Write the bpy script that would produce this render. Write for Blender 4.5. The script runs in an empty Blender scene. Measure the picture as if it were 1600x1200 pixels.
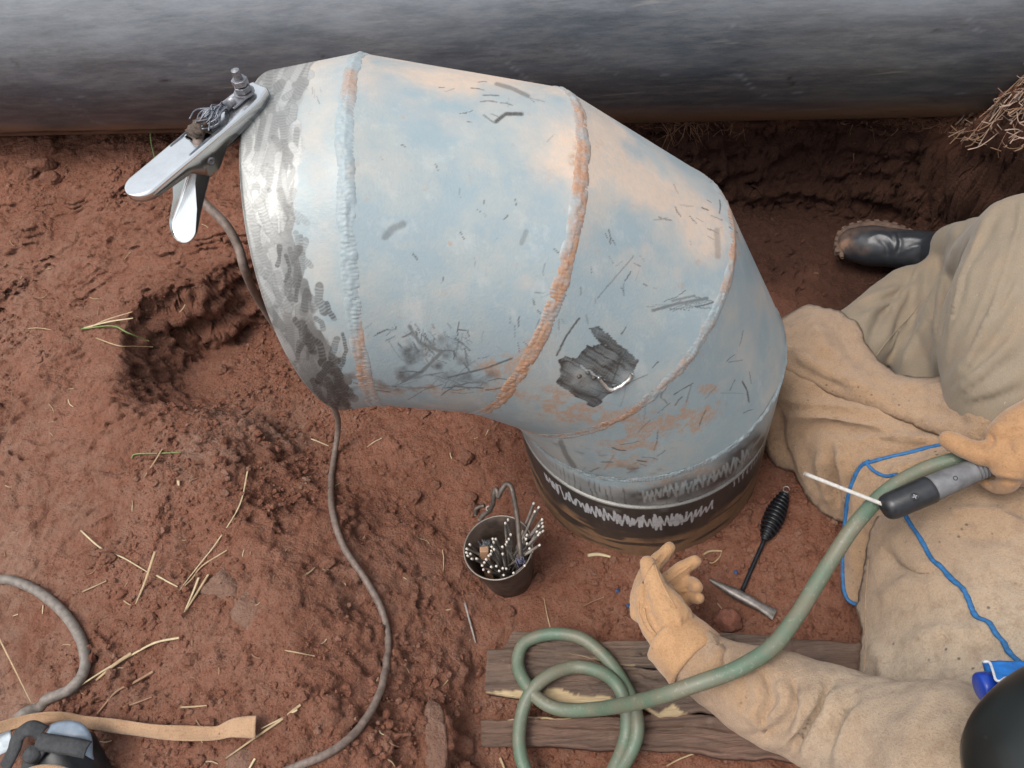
import bpy, math, random
import numpy as np
from mathutils import Vector, Matrix
from mathutils.bvhtree import BVHTree

random.seed(7)
RNG = np.random.default_rng(7)
SC = bpy.context.scene
COL = SC.collection
R_ = math.radians

# ------------------------------------------------------------------ camera
FPX = 1187.77                                   # focal length in pixels of a 1600 px wide picture
CAM_LOC = np.array([-0.1173, -0.8445, 1.2603])
CAM_ROT = (0.6089, 0.1412, -0.0449)
cd = bpy.data.cameras.new('camera')
cam = bpy.data.objects.new('camera', cd)
COL.objects.link(cam)
cam.location = CAM_LOC
cam.rotation_euler = CAM_ROT
cd.sensor_fit = 'HORIZONTAL'
cd.sensor_width = 36.0
cd.lens = 36.0 * FPX / 1600.0
cd.clip_start = 0.02
cd.clip_end = 500.0
SC.camera = cam
CAM_M = np.array(cam.rotation_euler.to_matrix())

# ------------------------------------------------------------------ overcast daylight
SUN_EL, SUN_AZ = R_(68), R_(-118)                # azimuth measured from +Y towards +X
w = bpy.data.worlds.new('World')
SC.world = w
w.use_nodes = True
wt = w.node_tree
wt.nodes.clear()
sky = wt.nodes.new('ShaderNodeTexSky')
sky.sky_type = 'NISHITA'
sky.sun_disc = False
sky.sun_elevation = SUN_EL
sky.sun_rotation = SUN_AZ
sky.air_density = 1.6
sky.dust_density = 4.0
sky.ozone_density = 1.0
hs = wt.nodes.new('ShaderNodeHueSaturation')
hs.inputs['Saturation'].default_value = 0.36
bg = wt.nodes.new('ShaderNodeBackground')
bg.inputs['Strength'].default_value = 0.15
wo = wt.nodes.new('ShaderNodeOutputWorld')
wt.links.new(sky.outputs[0], hs.inputs['Color'])
wt.links.new(hs.outputs[0], bg.inputs['Color'])
wt.links.new(bg.outputs[0], wo.inputs['Surface'])
sd = bpy.data.lights.new('sun', 'SUN')
sd.energy = 1.3
sd.angle = R_(25)
sd.color = (1.0, 0.96, 0.9)
sun = bpy.data.objects.new('sun', sd)
COL.objects.link(sun)
sdir = Vector((math.sin(SUN_AZ) * math.cos(SUN_EL), math.cos(SUN_AZ) * math.cos(SUN_EL), math.sin(SUN_EL)))
sun.rotation_euler = (-sdir).to_track_quat('-Z', 'Y').to_euler()
sun.location = (0, 0, 6)

SC.view_settings.view_transform = 'Standard'
SC.view_settings.look = 'None'
SC.view_settings.gamma = 1.0
SC.view_settings.use_curve_mapping = False
SC.view_settings.exposure = 0.55
SC.render.engine = 'CYCLES'
SC.cycles.max_bounces = 6

# ------------------------------------------------------------------ helpers: picture rays, noise
def ray(px, py):
    return CAM_M @ np.array([(px - 800.0) / FPX, -(py - 600.0) / FPX, -1.0])

def atz(px, py, z):                             # the point at height z on the sight line of a photo pixel
    d = ray(px, py)
    return CAM_LOC + d * (z - CAM_LOC[2]) / d[2]

def project(V):
    q = (V - CAM_LOC) @ CAM_M
    dep = np.maximum(-q[:, 2], 1e-3)
    return np.stack([800 + FPX * q[:, 0] / dep, 600 - FPX * q[:, 1] / dep], 1), dep

def _h(ix, iy, iz, s):
    h = (ix * 374761393 + iy * 668265263 + iz * 2147483647 + s * 1274126177) & 0xffffffff
    h = ((h ^ (h >> 13)) * 1274126177) & 0xffffffff
    return ((h ^ (h >> 16)) & 0xffff).astype(np.float64) / 65535.0

def vnoise(P, s=0):                             # smooth value noise, -1..1, P is (n,3)
    P = np.asarray(P, float)
    I = np.floor(P).astype(np.int64)
    F = P - I
    F = F * F * F * (F * (F * 6 - 15) + 10)
    r = 0
    for dx in (0, 1):
        wx = F[:, 0] if dx else 1 - F[:, 0]
        for dy in (0, 1):
            wy = F[:, 1] if dy else 1 - F[:, 1]
            for dz in (0, 1):
                wz = F[:, 2] if dz else 1 - F[:, 2]
                r = r + wx * wy * wz * _h(I[:, 0] + dx, I[:, 1] + dy, I[:, 2] + dz, s)
    return r * 2 - 1

def fbm(P, oct=4, s=0, gain=.5, lac=2.03):
    a, t, n, Q = 1.0, 0.0, 0.0, np.asarray(P, float).copy()
    for o in range(oct):
        t = t + a * vnoise(Q, s + o * 17)
        n += a
        a *= gain
        Q = Q * lac + 3.7
    return t / n

def xy3(x, y, f):
    return np.stack([np.ravel(x) * f, np.ravel(y) * f, np.zeros(np.size(x))], 1)

def sstep(a, b, x):
    t = np.clip((x - a) / (b - a), 0, 1)
    return t * t * (3 - 2 * t)

def catmull(pts, n=8):
    P = np.asarray(pts, float)
    P = np.vstack([2 * P[0] - P[1], P, 2 * P[-1] - P[-2]])
    out = []
    for i in range(1, len(P) - 2):
        p0, p1, p2, p3 = P[i - 1:i + 3]
        for k in range(n):
            t = k / n
            out.append(.5 * (2 * p1 + (p2 - p0) * t + (2 * p0 - 5 * p1 + 4 * p2 - p3) * t * t + (3 * p1 - p0 - 3 * p2 + p3) * t ** 3))
    out.append(P[-2])
    return np.array(out)

def seg_dist(Q, A, B):                          # distance of points Q to segment AB and the fraction along it
    ab = B - A
    t = np.clip(((Q - A) @ ab) / (ab @ ab + 1e-12), 0, 1)
    return np.linalg.norm(Q - (A + t[:, None] * ab), axis=1), t

def poly_dist(Q, pts):
    best = np.full(len(Q), 1e9)
    along = np.zeros(len(Q))
    acc = 0.0
    pts = np.asarray(pts, float)
    for A, B in zip(pts[:-1], pts[1:]):
        d, t = seg_dist(Q, A, B)
        L = np.linalg.norm(B - A)
        m = d < best
        best[m] = d[m]
        along[m] = acc + t[m] * L
        acc += L
    return best, along

# ------------------------------------------------------------------ helpers: objects
def tag(o, label=None, cat=None, group=None, kind=None):
    if label: o['label'] = label
    if cat: o['category'] = cat
    if group: o['group'] = group
    if kind: o['kind'] = kind
    return o

def thing(name, loc, label, cat, group=None):
    o = bpy.data.objects.new(name, None)
    o.empty_display_size = .05
    COL.objects.link(o)
    o.location = loc
    return tag(o, label, cat, group)

def origin_of(o):
    t = np.zeros(3)
    while o is not None:
        t += np.array(o.location)
        o = o.parent
    return t

def obj(name, V, F, mat, parent=None, loc=None, smooth=True, attrs=None, mi=None):
    """V world coordinates; the object's origin is its parent's, or loc."""
    V = np.asarray(V, float)
    if parent is not None:
        org, l = origin_of(parent), (0, 0, 0)
    else:
        org = np.array(loc if loc is not None else [V[:, 0].mean(), V[:, 1].mean(), V[:, 2].min()])
        l = org
    me = bpy.data.meshes.new(name)
    if isinstance(F, np.ndarray):
        k = F.shape[1]
        me.vertices.add(len(V))
        me.vertices.foreach_set('co', (V - org).astype(np.float32).ravel())
        me.loops.add(F.size)
        me.loops.foreach_set('vertex_index', F.astype(np.int32).ravel())
        me.polygons.add(len(F))
        me.polygons.foreach_set('loop_start', np.arange(0, F.size, k, dtype=np.int32))
        me.polygons.foreach_set('loop_total', np.full(len(F), k, dtype=np.int32))
        me.update(calc_edges=True)
    else:
        me.from_pydata((V - org).tolist(), [], F)
    me.validate()
    for m in (mat if isinstance(mat, (list, tuple)) else [mat]):
        me.materials.append(m)
    if mi is not None:
        me.polygons.foreach_set('material_index', np.asarray(mi, dtype=np.int32))
    me.polygons.foreach_set('use_smooth', np.full(len(me.polygons), bool(smooth)))
    for an, val in (attrs or {}).items():
        a = me.attributes.new(an, 'FLOAT_COLOR', 'POINT')
        c = np.ones((len(V), 4), np.float32)
        c[:, :val.shape[1]] = val
        a.data.foreach_set('color', c.ravel())
    me.update()
    o = bpy.data.objects.new(name, me)
    COL.objects.link(o)
    o.location = l
    if parent is not None:
        o.parent = parent
    return o

def gridF(nu, nv, wrapu=False, wrapv=False):
    u = np.arange(nu if wrapu else nu - 1)
    v = np.arange(nv if wrapv else nv - 1)
    U, W = np.meshgrid(u, v, indexing='ij')
    U, W = U.ravel(), W.ravel()
    U1, W1 = (U + 1) % nu, (W + 1) % nv
    return np.stack([U * nv + W, U1 * nv + W, U1 * nv + W1, U * nv + W1], 1)

class MB:                                       # collects pieces into one mesh
    def __init__(s):
        s.V, s.F, s.n, s.mi = [], [], 0, []
    def add(s, V, F, m=0):
        V = np.asarray(V, float)
        s.V.append(V)
        for f in F:
            s.F.append([int(i) + s.n for i in f])
            s.mi.append(m)
        s.n += len(V)
        return s
    def build(s, name, mat, parent=None, loc=None, smooth=True):
        return obj(name, np.vstack(s.V), s.F, mat, parent, loc, smooth, None, s.mi)

def frames(P):
    P = np.asarray(P, float)
    T = np.gradient(P, axis=0)
    T /= np.linalg.norm(T, axis=1)[:, None] + 1e-12
    a = np.array([0, 0, 1.0])
    if abs(T[0] @ a) > .9: a = np.array([0, 1.0, 0])
    n = a - T[0] * (a @ T[0])
    n /= np.linalg.norm(n)
    N = [n]
    for i in range(1, len(P)):
        n = N[-1] - T[i] * (N[-1] @ T[i])
        n /= np.linalg.norm(n) + 1e-12
        N.append(n)
    N = np.array(N)
    return T, N, np.cross(T, N)

def tube(P, r, ns=10, cap=True, flat=1.0, N0=None):
    P = np.asarray(P, float)
    T, N, B = frames(P)
    if N0 is not None:
        N = N0 - T * (T @ N0)[:, None] if np.ndim(N0) == 1 else N0
        N = N / np.linalg.norm(N, axis=1)[:, None]
        B = np.cross(T, N)
    r = np.broadcast_to(np.asarray(r, float), (len(P),))
    t = np.linspace(0, 2 * np.pi, ns, endpoint=False)
    V = P[:, None] + r[:, None, None] * (np.cos(t)[None, :, None] * B[:, None] + flat * np.sin(t)[None, :, None] * N[:, None])
    V = V.reshape(-1, 3)
    F = gridF(len(P), ns, False, True)[:, ::-1].tolist()
    if cap:
        n = len(V)
        V = np.vstack([V, P[0], P[-1]])
        m = (len(P) - 1) * ns
        F += [[n, i, (i + 1) % ns] for i in range(ns)]
        F += [[n + 1, m + (i + 1) % ns, m + i] for i in range(ns)]
    return V, F

def hull_box(c, ax, ay, az):
    c, ax, ay, az = (np.asarray(v, float) for v in (c, ax, ay, az))
    V = [c + i * ax + j * ay + k * az for i in (-1, 1) for j in (-1, 1) for k in (-1, 1)]
    F = [[0, 1, 3, 2], [4, 6, 7, 5], [0, 4, 5, 1], [2, 3, 7, 6], [0, 2, 6, 4], [1, 5, 7, 3]]
    return np.array(V), F

def bevel(o, wdt, seg=2):
    m = o.modifiers.new('bevel', 'BEVEL')
    m.width = wdt
    m.segments = seg
    m.limit_method = 'ANGLE'
    return o

def norm(v):
    v = np.asarray(v, float)
    return v / np.linalg.norm(v)

# ------------------------------------------------------------------ helpers: materials
class NT:
    def __init__(s, name):
        s.m = bpy.data.materials.new(name)
        s.m.use_nodes = True
        s.t = s.m.node_tree
        s.b = s.t.nodes['Principled BSDF']
        s.co = s.t.nodes.new('ShaderNodeTexCoord').outputs['Object']
    def new(s, k): return s.t.nodes.new(k)
    def put(s, sock, v):
        if isinstance(v, bpy.types.NodeSocket): s.t.links.new(v, sock)
        elif isinstance(v, (tuple, list)) and len(v) == 3 and sock.type == 'RGBA': sock.default_value = (*v, 1)
        else: sock.default_value = v
    def set(s, **k):
        for a, v in k.items(): s.put(s.b.inputs[a.replace('_', ' ')], v)
    def map(s, scale=(1, 1, 1), rot=(0, 0, 0), vec=None):
        n = s.new('ShaderNodeMapping')
        s.put(n.inputs[0], vec or s.co)
        n.inputs['Scale'].default_value = scale
        n.inputs['Rotation'].default_value = rot
        return n.outputs[0]
    def noise(s, scale, detail=4, rough=.55, vec=None, dist=0):
        n = s.new('ShaderNodeTexNoise')
        s.put(n.inputs['Vector'], vec or s.co)
        n.inputs['Scale'].default_value = scale
        n.inputs['Detail'].default_value = detail
        n.inputs['Roughness'].default_value = rough
        n.inputs['Distortion'].default_value = dist
        return n.outputs['Fac']
    def voro(s, scale, vec=None, feat='F1', out='Distance'):
        n = s.new('ShaderNodeTexVoronoi')
        n.feature = feat
        s.put(n.inputs['Vector'], vec or s.co)
        n.inputs['Scale'].default_value = scale
        return n.outputs[out]
    def wave(s, scale, dist=0, vec=None, dr='X', ds=1.0):
        n = s.new('ShaderNodeTexWave')
        n.bands_direction = dr
        s.put(n.inputs['Vector'], vec or s.co)
        n.inputs['Scale'].default_value = scale
        n.inputs['Distortion'].default_value = dist
        n.inputs['Detail Scale'].default_value = ds
        return n.outputs['Fac']
    def ramp(s, f, stops):
        n = s.new('ShaderNodeValToRGB')
        s.put(n.inputs[0], f)
        e = n.color_ramp.elements
        while len(e) < len(stops): e.new(.5)
        for el, (p, c) in zip(e, stops):
            el.position = p
            el.color = (*c, 1) if isinstance(c, (tuple, list)) else (c, c, c, 1)
        return n.outputs[0]
    def mix(s, f, a, b, mode='MIX'):
        n = s.new('ShaderNodeMix')
        n.data_type = 'RGBA'
        n.blend_type = mode
        s.put(n.inputs[0], f)
        s.put(n.inputs[6], a)
        s.put(n.inputs[7], b)
        return n.outputs[2]
    def math(s, op, a, b=0.0, clamp=False):
        n = s.new('ShaderNodeMath')
        n.operation = op
        n.use_clamp = clamp
        s.put(n.inputs[0], a)
        s.put(n.inputs[1], b)
        return n.outputs[0]
    def attr(s, name):
        n = s.new('ShaderNodeAttribute')
        n.attribute_name = name
        sp = s.new('ShaderNodeSeparateColor')
        s.put(sp.inputs[0], n.outputs['Color'])
        return sp.outputs[0], sp.outputs[1], sp.outputs[2]
    def geo(s, out):
        return s.new('ShaderNodeNewGeometry').outputs[out]
    def bump(s, h, strength=.5, dist=.002, nrm=None):
        n = s.new('ShaderNodeBump')
        s.put(n.inputs['Height'], h)
        n.inputs['Strength'].default_value = strength
        n.inputs['Distance'].default_value = dist
        if nrm: s.put(n.inputs['Normal'], nrm)
        s.put(s.b.inputs['Normal'], n.outputs[0])
        return n.outputs[0]

def simple(name, col, rough=.6, metal=0.0, var=.25, scale=60, bump=.15, bd=.001):
    n = NT(name)
    f = n.noise(scale, 5, .6)
    lo = tuple(c * (1 - var) for c in col)
    hi = tuple(min(1, c * (1 + var)) for c in col)
    n.set(Base_Color=n.ramp(f, [(.3, lo), (.7, hi)]), Roughness=rough, Metallic=metal)
    if bump: n.bump(n.noise(scale * 4, 4), bump, bd)
    return n.m

# ================================================================== THE GROUND
FLOOR = -0.235
RIM = np.array([(-.55, -1.6), (-.60, -1.0), (-.62, -.63), (-.665, -.52), (-.735, -.37), (-.85, -.21), (-.965, -.056), (-1.10, .10),
                (-1.15, .25), (-1.17, .40), (-1.16, .475), (-1.03, .50), (-.90, .575), (-.6, .74), (-.25, .86), (.11, .805), (.42, .765),
                (.64, .715), (.76, .62), (.81, .45), (.90, .25), (1.05, -.1), (1.1, -1.6)])

def inside(poly, x, y):
    c = np.zeros(len(x), bool)
    for (x1, y1), (x2, y2) in zip(poly, np.roll(poly, -1, 0)):
        k = (y1 > y) != (y2 > y)
        c ^= k & (x < (x2 - x1) * (y - y1) / (y2 - y1 + 1e-12) + x1)
    return c

BOARDS = np.array([atz(px, py, -.21)[:2] for px, py in ((742, 984), (1500, 1006), (1430, 1215), (738, 1192))])
def height(x, y, detail=True):
    x = np.ravel(np.asarray(x, float)); y = np.ravel(np.asarray(y, float))
    wx = x + .045 * fbm(xy3(x, y, 4.5), 4, 3) + .012 * fbm(xy3(x, y, 30), 3, 5)
    wy = y + .045 * fbm(xy3(x, y, 4.5), 4, 9) + .012 * fbm(xy3(x, y, 30), 3, 6)
    Q = np.stack([wx, wy], 1)
    d, al = poly_dist(Q, RIM)
    d = np.where(inside(RIM, wx, wy), d, -d)
    # how wide the slope is: gentle along the near left, steep at the back
    wd = np.interp(al, [0, .9, 1.25, 1.6, 1.85, 2.05, 2.3, 2.6, 3.2, 4.0, 9.0], [.42, .42, .40, .32, .17, .10, .09, .11, .09, .085, .09])
    t = sstep(0, 1, d / wd)
    bank = .0 + .028 * fbm(xy3(x, y, 2.2), 3, 21)
    # spoil heap on the right against the pipe, and a general rise behind the pipe
    bank = bank + .56 * sstep(.73, .95, x + .03 * fbm(xy3(x, y, 9), 3, 23)) * np.exp(-((y - .40) / .21) ** 2) * (1 - sstep(1.3, 1.9, x))
    bank = bank + .10 * sstep(1.25, 2.2, y)
    floor = FLOOR + .014 * fbm(xy3(x, y, 3.1), 3, 31) + .05 * np.exp(-(((x + .62) / .2) ** 2 + ((y + .15) / .3) ** 2)) + .115 * np.exp(-(((x + 1.02) / .22) ** 2 + ((y - .12) / .34) ** 2)) - .05 * np.exp(-(((x + 1.10) / .07) ** 2 + ((y - .44) / .05) ** 2))
    z = bank * (1 - t) + floor * t
    far = sstep(2.2, 4.0, np.hypot(x, y))
    z = z * (1 - far) + far * (.05 + .05 * fbm(xy3(x, y, .4), 2, 77))
    if detail:
        slope = t * (1 - t) * 4
        lump = fbm(xy3(x, y, 11), 4, 41)
        calm = 1 - .85 * np.clip(slope * sstep(.2, .10, wd), 0, 1)     # the cut walls get their relief along their own normal
        z = z + (.006 + .009 * slope) * lump * calm
        rdg = 1 - np.abs(fbm(xy3(x + .02 * lump, y, 19), 3, 43))
        z = z + .004 * (rdg - .8) * calm
        cl = fbm(xy3(x, y, 55), 3, 51)
        z = z + (.003 * cl + .003 * np.maximum(cl - .1, 0) * 3 * (fbm(xy3(x, y, 7), 2, 53) > 0)) * calm
        z = z + .0030 * fbm(xy3(x, y, 120), 3, 61, .65) * calm
        pl = fbm(xy3(x, y, 9), 3, 63)
        z = z + (.0055 * (sstep(.02, .06, pl) + sstep(.24, .27, pl) + sstep(-.25, -.21, pl)) * (1 - t) + .003 * sstep(.05, .09, fbm(xy3(x, y, 24), 3, 65))) * calm
    db, _ = poly_dist(np.stack([x, y], 1), np.vstack([BOARDS, BOARDS[:1]]))
    db = np.where(inside(BOARDS, x, y), db, -db)
    m = sstep(-.035, .006, db)                       # the floor is scraped level under the boards
    return z * (1 - m) + np.minimum(z, -.219 + .25 * (z + .22)) * m

HG = {}
def height_fast(x, y):                          # looked up in the finished ground sheet
    gx, gy, Zg = HG['x'], HG['y'], HG['z']
    x = np.asarray(x, float); y = np.asarray(y, float)
    i = np.clip(np.searchsorted(gx, x) - 1, 0, len(gx) - 2); j = np.clip(np.searchsorted(gy, y) - 1, 0, len(gy) - 2)
    u = np.clip((x - gx[i]) / (gx[i + 1] - gx[i]), 0, 1); v = np.clip((y - gy[j]) / (gy[j + 1] - gy[j]), 0, 1)
    return Zg[i, j] * (1 - u) * (1 - v) + Zg[i + 1, j] * u * (1 - v) + Zg[i, j + 1] * (1 - u) * v + Zg[i + 1, j + 1] * u * v

def H(x, y):
    return float(height_fast([x], [y])[0])

def onground(px, py, lift=0.0):
    z = -.15
    for i in range(40):
        p = atz(px, py, z)
        z += .5 * (H(p[0], p[1]) - z)
    p = atz(px, py, z)
    return p + np.array([0, 0, lift])

def onground_many(P, lift=0.0):
    P = np.asarray(P, float)
    D = np.stack([ray(*q) for q in P])
    z = np.full(len(P), -.15)
    for i in range(30):
        X = CAM_LOC + D * ((z - CAM_LOC[2]) / D[:, 2])[:, None]
        z += .5 * (height_fast(X[:, 0], X[:, 1]) - z)
    X = CAM_LOC + D * ((z - CAM_LOC[2]) / D[:, 2])[:, None]
    X[:, 2] += lift
    return X

def soil_material():
    n = NT('red_soil')
    damp_shade, pale, rock = n.attr('soil')
    big = n.noise(5, 5, .6)
    mid = n.noise(38, 5, .65)
    fin = n.noise(210, 4, .7)
    c = n.ramp(big, [(.3, (.205, .083, .050)), (.7, (.282, .121, .077))])
    c = n.mix(n.math('MULTIPLY', n.ramp(mid, [(.42, 0.0), (.72, 1.0)]), .55), c, (.25, .138, .098))
    c = n.mix(n.math('MULTIPLY', n.ramp(mid, [(.25, 1.0), (.45, 0.0)]), .6), c, (.085, .032, .02))
    c = n.mix(n.math('MULTIPLY', n.ramp(fin, [(.3, 1.0), (.5, 0.0)]), .45), c, (.08, .03, .018))
    c = n.mix(n.math('MULTIPLY', n.ramp(fin, [(.6, 0.0), (.8, 1.0)]), .45), c, (.30, .17, .125))
    c = n.mix(n.math('MULTIPLY', pale, n.ramp(mid, [(.3, .25), (.6, 1.0)])), c, (.33, .21, .155))
    c = n.mix(damp_shade, c, n.mix(mid, (.032, .014, .0095), (.078, .034, .022)))
    c = n.mix(rock, c, n.mix(mid, (.16, .085, .06), (.30, .21, .16)))
    n.set(Base_Color=c, Roughness=.95)
    n.b.inputs['Specular IOR Level'].default_value = .2
    vo = n.voro(150)
    h = n.math('ADD', n.math('MULTIPLY', fin, .8), n.math('MULTIPLY', n.noise(520, 3, .75), .4))
    h = n.math('ADD', h, n.math('MULTIPLY', n.noise(75, 5, .7), 1.3))
    h = n.math('SUBTRACT', h, n.math('MULTIPLY', vo, .35))
    n.bump(h, 1.0, .0065)
    return n.m
M_SOIL = soil_material()

def axis_grid(lo, hi, step, far):
    mid = np.arange(lo, hi + step / 2, step)
    g, st = [], step
    x = 0
    while x < far:
        st *= 1.16
        x += st
        g.append(x)
    g = np.array(g)
    return np.concatenate([(lo - g)[::-1], mid, hi + g])

def build_ground():
    gx = axis_grid(-1.95, 1.30, .0042, 160)
    gy = axis_grid(-.80, 1.20, .0042, 160)
    gy = np.unique(np.round(np.concatenate([gy, np.arange(.46, .90, .0042) + .0021]), 6))
    X, Y = np.meshgrid(gx, gy, indexing='ij')
    x, y = X.ravel(), Y.ravel()
    z = height(x, y)
    HG.update(x=gx, y=gy, z=z.reshape(X.shape))
    V = np.stack([x, y, z], 1)
    # rugged faces: push steep parts sideways as well
    Zg = z.reshape(X.shape)
    dzx = np.gradient(Zg, axis=0) / np.gradient(X, axis=0)
    dzy = np.gradient(Zg, axis=1) / np.gradient(Y, axis=1)
    st = np.clip(np.hypot(dzx, dzy) - .6, 0, 3).ravel()
    near = (np.abs(x) < 2) & (np.abs(y) < 1.6)
    k = np.where(near, np.minimum(st, 1.5) * .022, 0)
    m = k > 1e-5
    gxm, gym = dzx.ravel()[m], dzy.ravel()[m]
    gl_ = np.hypot(gxm, gym) + 1e-6
    nv = np.stack([-gxm, -gym, np.ones(len(gxm))], 1)
    nv /= np.linalg.norm(nv, axis=1)[:, None]
    led = fbm(V[m] * np.array([7, 7, 26]), 3, 5, .55)
    lmp = fbm(V[m] * np.array([22, 22, 34]), 4, 15, .6)
    crk = 1 - np.abs(fbm(V[m] * np.array([14, 14, 30]), 3, 35))
    V[m] += nv * (k[m] * (1.0 * led + .75 * lmp - .5 * sstep(.88, 1.0, crk)))[:, None]
    d, al = poly_dist(np.stack([x, y], 1), RIM)
    ins = inside(RIM, x, y)
    # damp, freshly cut back wall and floor, with shade under the pipe painted in
    sg = np.where(ins, d, -d)
    damp_shade = sstep(-.03, .02, sg) * (1 - sstep(.26, .62, sg + .10 * fbm(xy3(x, y, 6), 3, 91))) * sstep(2.35, 3.1, al)
    damp_shade = np.maximum(damp_shade, .25 * sstep(-.06, .02, sg) * (1 - sstep(.08, .18, sg)) * sstep(1.75, 1.95, al) * (1 - sstep(2.6, 3.0, al)))  # fainter shade painted along the edge of the left hollow
    damp_shade *= (1 - .8 * (x > 1.5))
    pale = np.zeros(len(x))
    for (a, b, r1, r2, s) in [(-.86, .10, .13, .10, .75), (-.93, -.02, .10, .09, .5), (-1.45, -.45, .30, .16, .6), (-1.25, -.55, .2, .12, .5), (-.35, -.52, .12, .14, .35),
                              (-.55, -.28, .16, .1, .25), (-1.6, .3, .3, .3, .3), (.05, -.42, .25, .1, .2), (-1.2, -.2, .25, .2, .30), (-1.4, -.1, .35, .45, .30), (-1.0, -.5, .3, .18, .30), (-1.5, .6, .3, .25, .2)]:
        pale += s * np.exp(-(((x - a) / r1) ** 2 + ((y - b) / r2) ** 2))
    pale = np.clip(pale * (.65 + .9 * fbm(xy3(x, y, 14), 4, 95)), 0, .85)
    rock = np.zeros(len(x))
    A = np.stack([damp_shade, pale, rock], 1)
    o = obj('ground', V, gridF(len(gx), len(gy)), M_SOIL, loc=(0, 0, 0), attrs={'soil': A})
    tag(o, 'red clay soil of the pit floor, bank and cut wall', kind='structure')
build_ground()

# loose crumbs of soil on the floor and banks: uncountable
def icos():
    t = (1 + 5 ** .5) / 2
    V = np.array([(-1, t, 0), (1, t, 0), (-1, -t, 0), (1, -t, 0), (0, -1, t), (0, 1, t), (0, -1, -t), (0, 1, -t), (t, 0, -1), (t, 0, 1), (-t, 0, -1), (-t, 0, 1)], float)
    V /= np.linalg.norm(V[0])
    F = np.array([(0, 11, 5), (0, 5, 1), (0, 1, 7), (0, 7, 10), (0, 10, 11), (1, 5, 9), (5, 11, 4), (11, 10, 2), (10, 7, 6), (7, 1, 8), (3, 9, 4), (3, 4, 2), (3, 2, 6), (3, 6, 8), (3, 8, 9), (4, 9, 5), (2, 4, 11), (6, 2, 10), (8, 6, 7), (9, 8, 1)])
    return V, F
ICV, ICF = icos()

OCV = np.array([(1, 0, 0), (-1, 0, 0), (0, 1, 0), (0, -1, 0), (0, 0, 1), (0, 0, -1)], float)
OCF = np.array([(0, 2, 4), (2, 1, 4), (1, 3, 4), (3, 0, 4), (2, 0, 5), (1, 2, 5), (3, 1, 5), (0, 3, 5)])
def crumbs(name, n, rlo, rhi, dens, mat, label, BV=ICV, BF=ICF):
    x = RNG.uniform(-1.95, 1.2, n * 4)
    y = RNG.uniform(-.78, 1.1, n * 4)
    f = fbm(xy3(x, y, 3.3), 4, 71) + .5 * fbm(xy3(x, y, 14), 2, 72) - .30 * (x < -.95 + .25 * (y < -.2))
    ww = (x > .05) & (y > .1) & (RNG.random(len(x)) < .85)
    keep = (f > dens) & ~ww
    x, y = x[keep][:n], y[keep][:n]
    n = len(x)
    r = rlo * (rhi / rlo) ** (RNG.random(n) ** 2.2)
    z = height_fast(x, y)
    S = RNG.uniform(.65, 1.25, (n, 3)) * r[:, None]
    S[:, 2] *= .75
    an = RNG.uniform(0, 6.28, n)
    nb = len(BV)
    J = 1 + RNG.uniform(-.32, .32, (n, nb, 3))
    V = BV[None] * J * S[:, None]
    c, s = np.cos(an)[:, None], np.sin(an)[:, None]
    V = np.stack([V[..., 0] * c - V[..., 1] * s, V[..., 0] * s + V[..., 1] * c, V[..., 2]], 2)
    V += np.stack([x, y, z + r * .25], 1)[:, None]
    F = (BF[None] + (np.arange(n) * nb)[:, None, None]).reshape(-1, 3)
    wet_shade = (.8 * sstep(.0, .12, x) * sstep(.1, .25, y))  # crumbs by the back wall darkened like the damp, shade-painted soil there
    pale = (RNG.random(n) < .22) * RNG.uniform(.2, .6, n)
    A = np.stack([np.repeat(wet_shade, nb), np.repeat(pale * (1 - wet_shade), nb), np.zeros(n * nb)], 1)
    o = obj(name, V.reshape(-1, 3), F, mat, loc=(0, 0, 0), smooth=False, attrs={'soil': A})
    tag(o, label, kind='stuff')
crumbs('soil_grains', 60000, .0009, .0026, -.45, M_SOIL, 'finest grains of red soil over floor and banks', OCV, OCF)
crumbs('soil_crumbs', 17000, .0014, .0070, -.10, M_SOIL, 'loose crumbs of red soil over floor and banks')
crumbs('gravel', 1700, .004, .012, .08, M_SOIL, 'small lumps of red soil lying on the floor')

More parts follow.
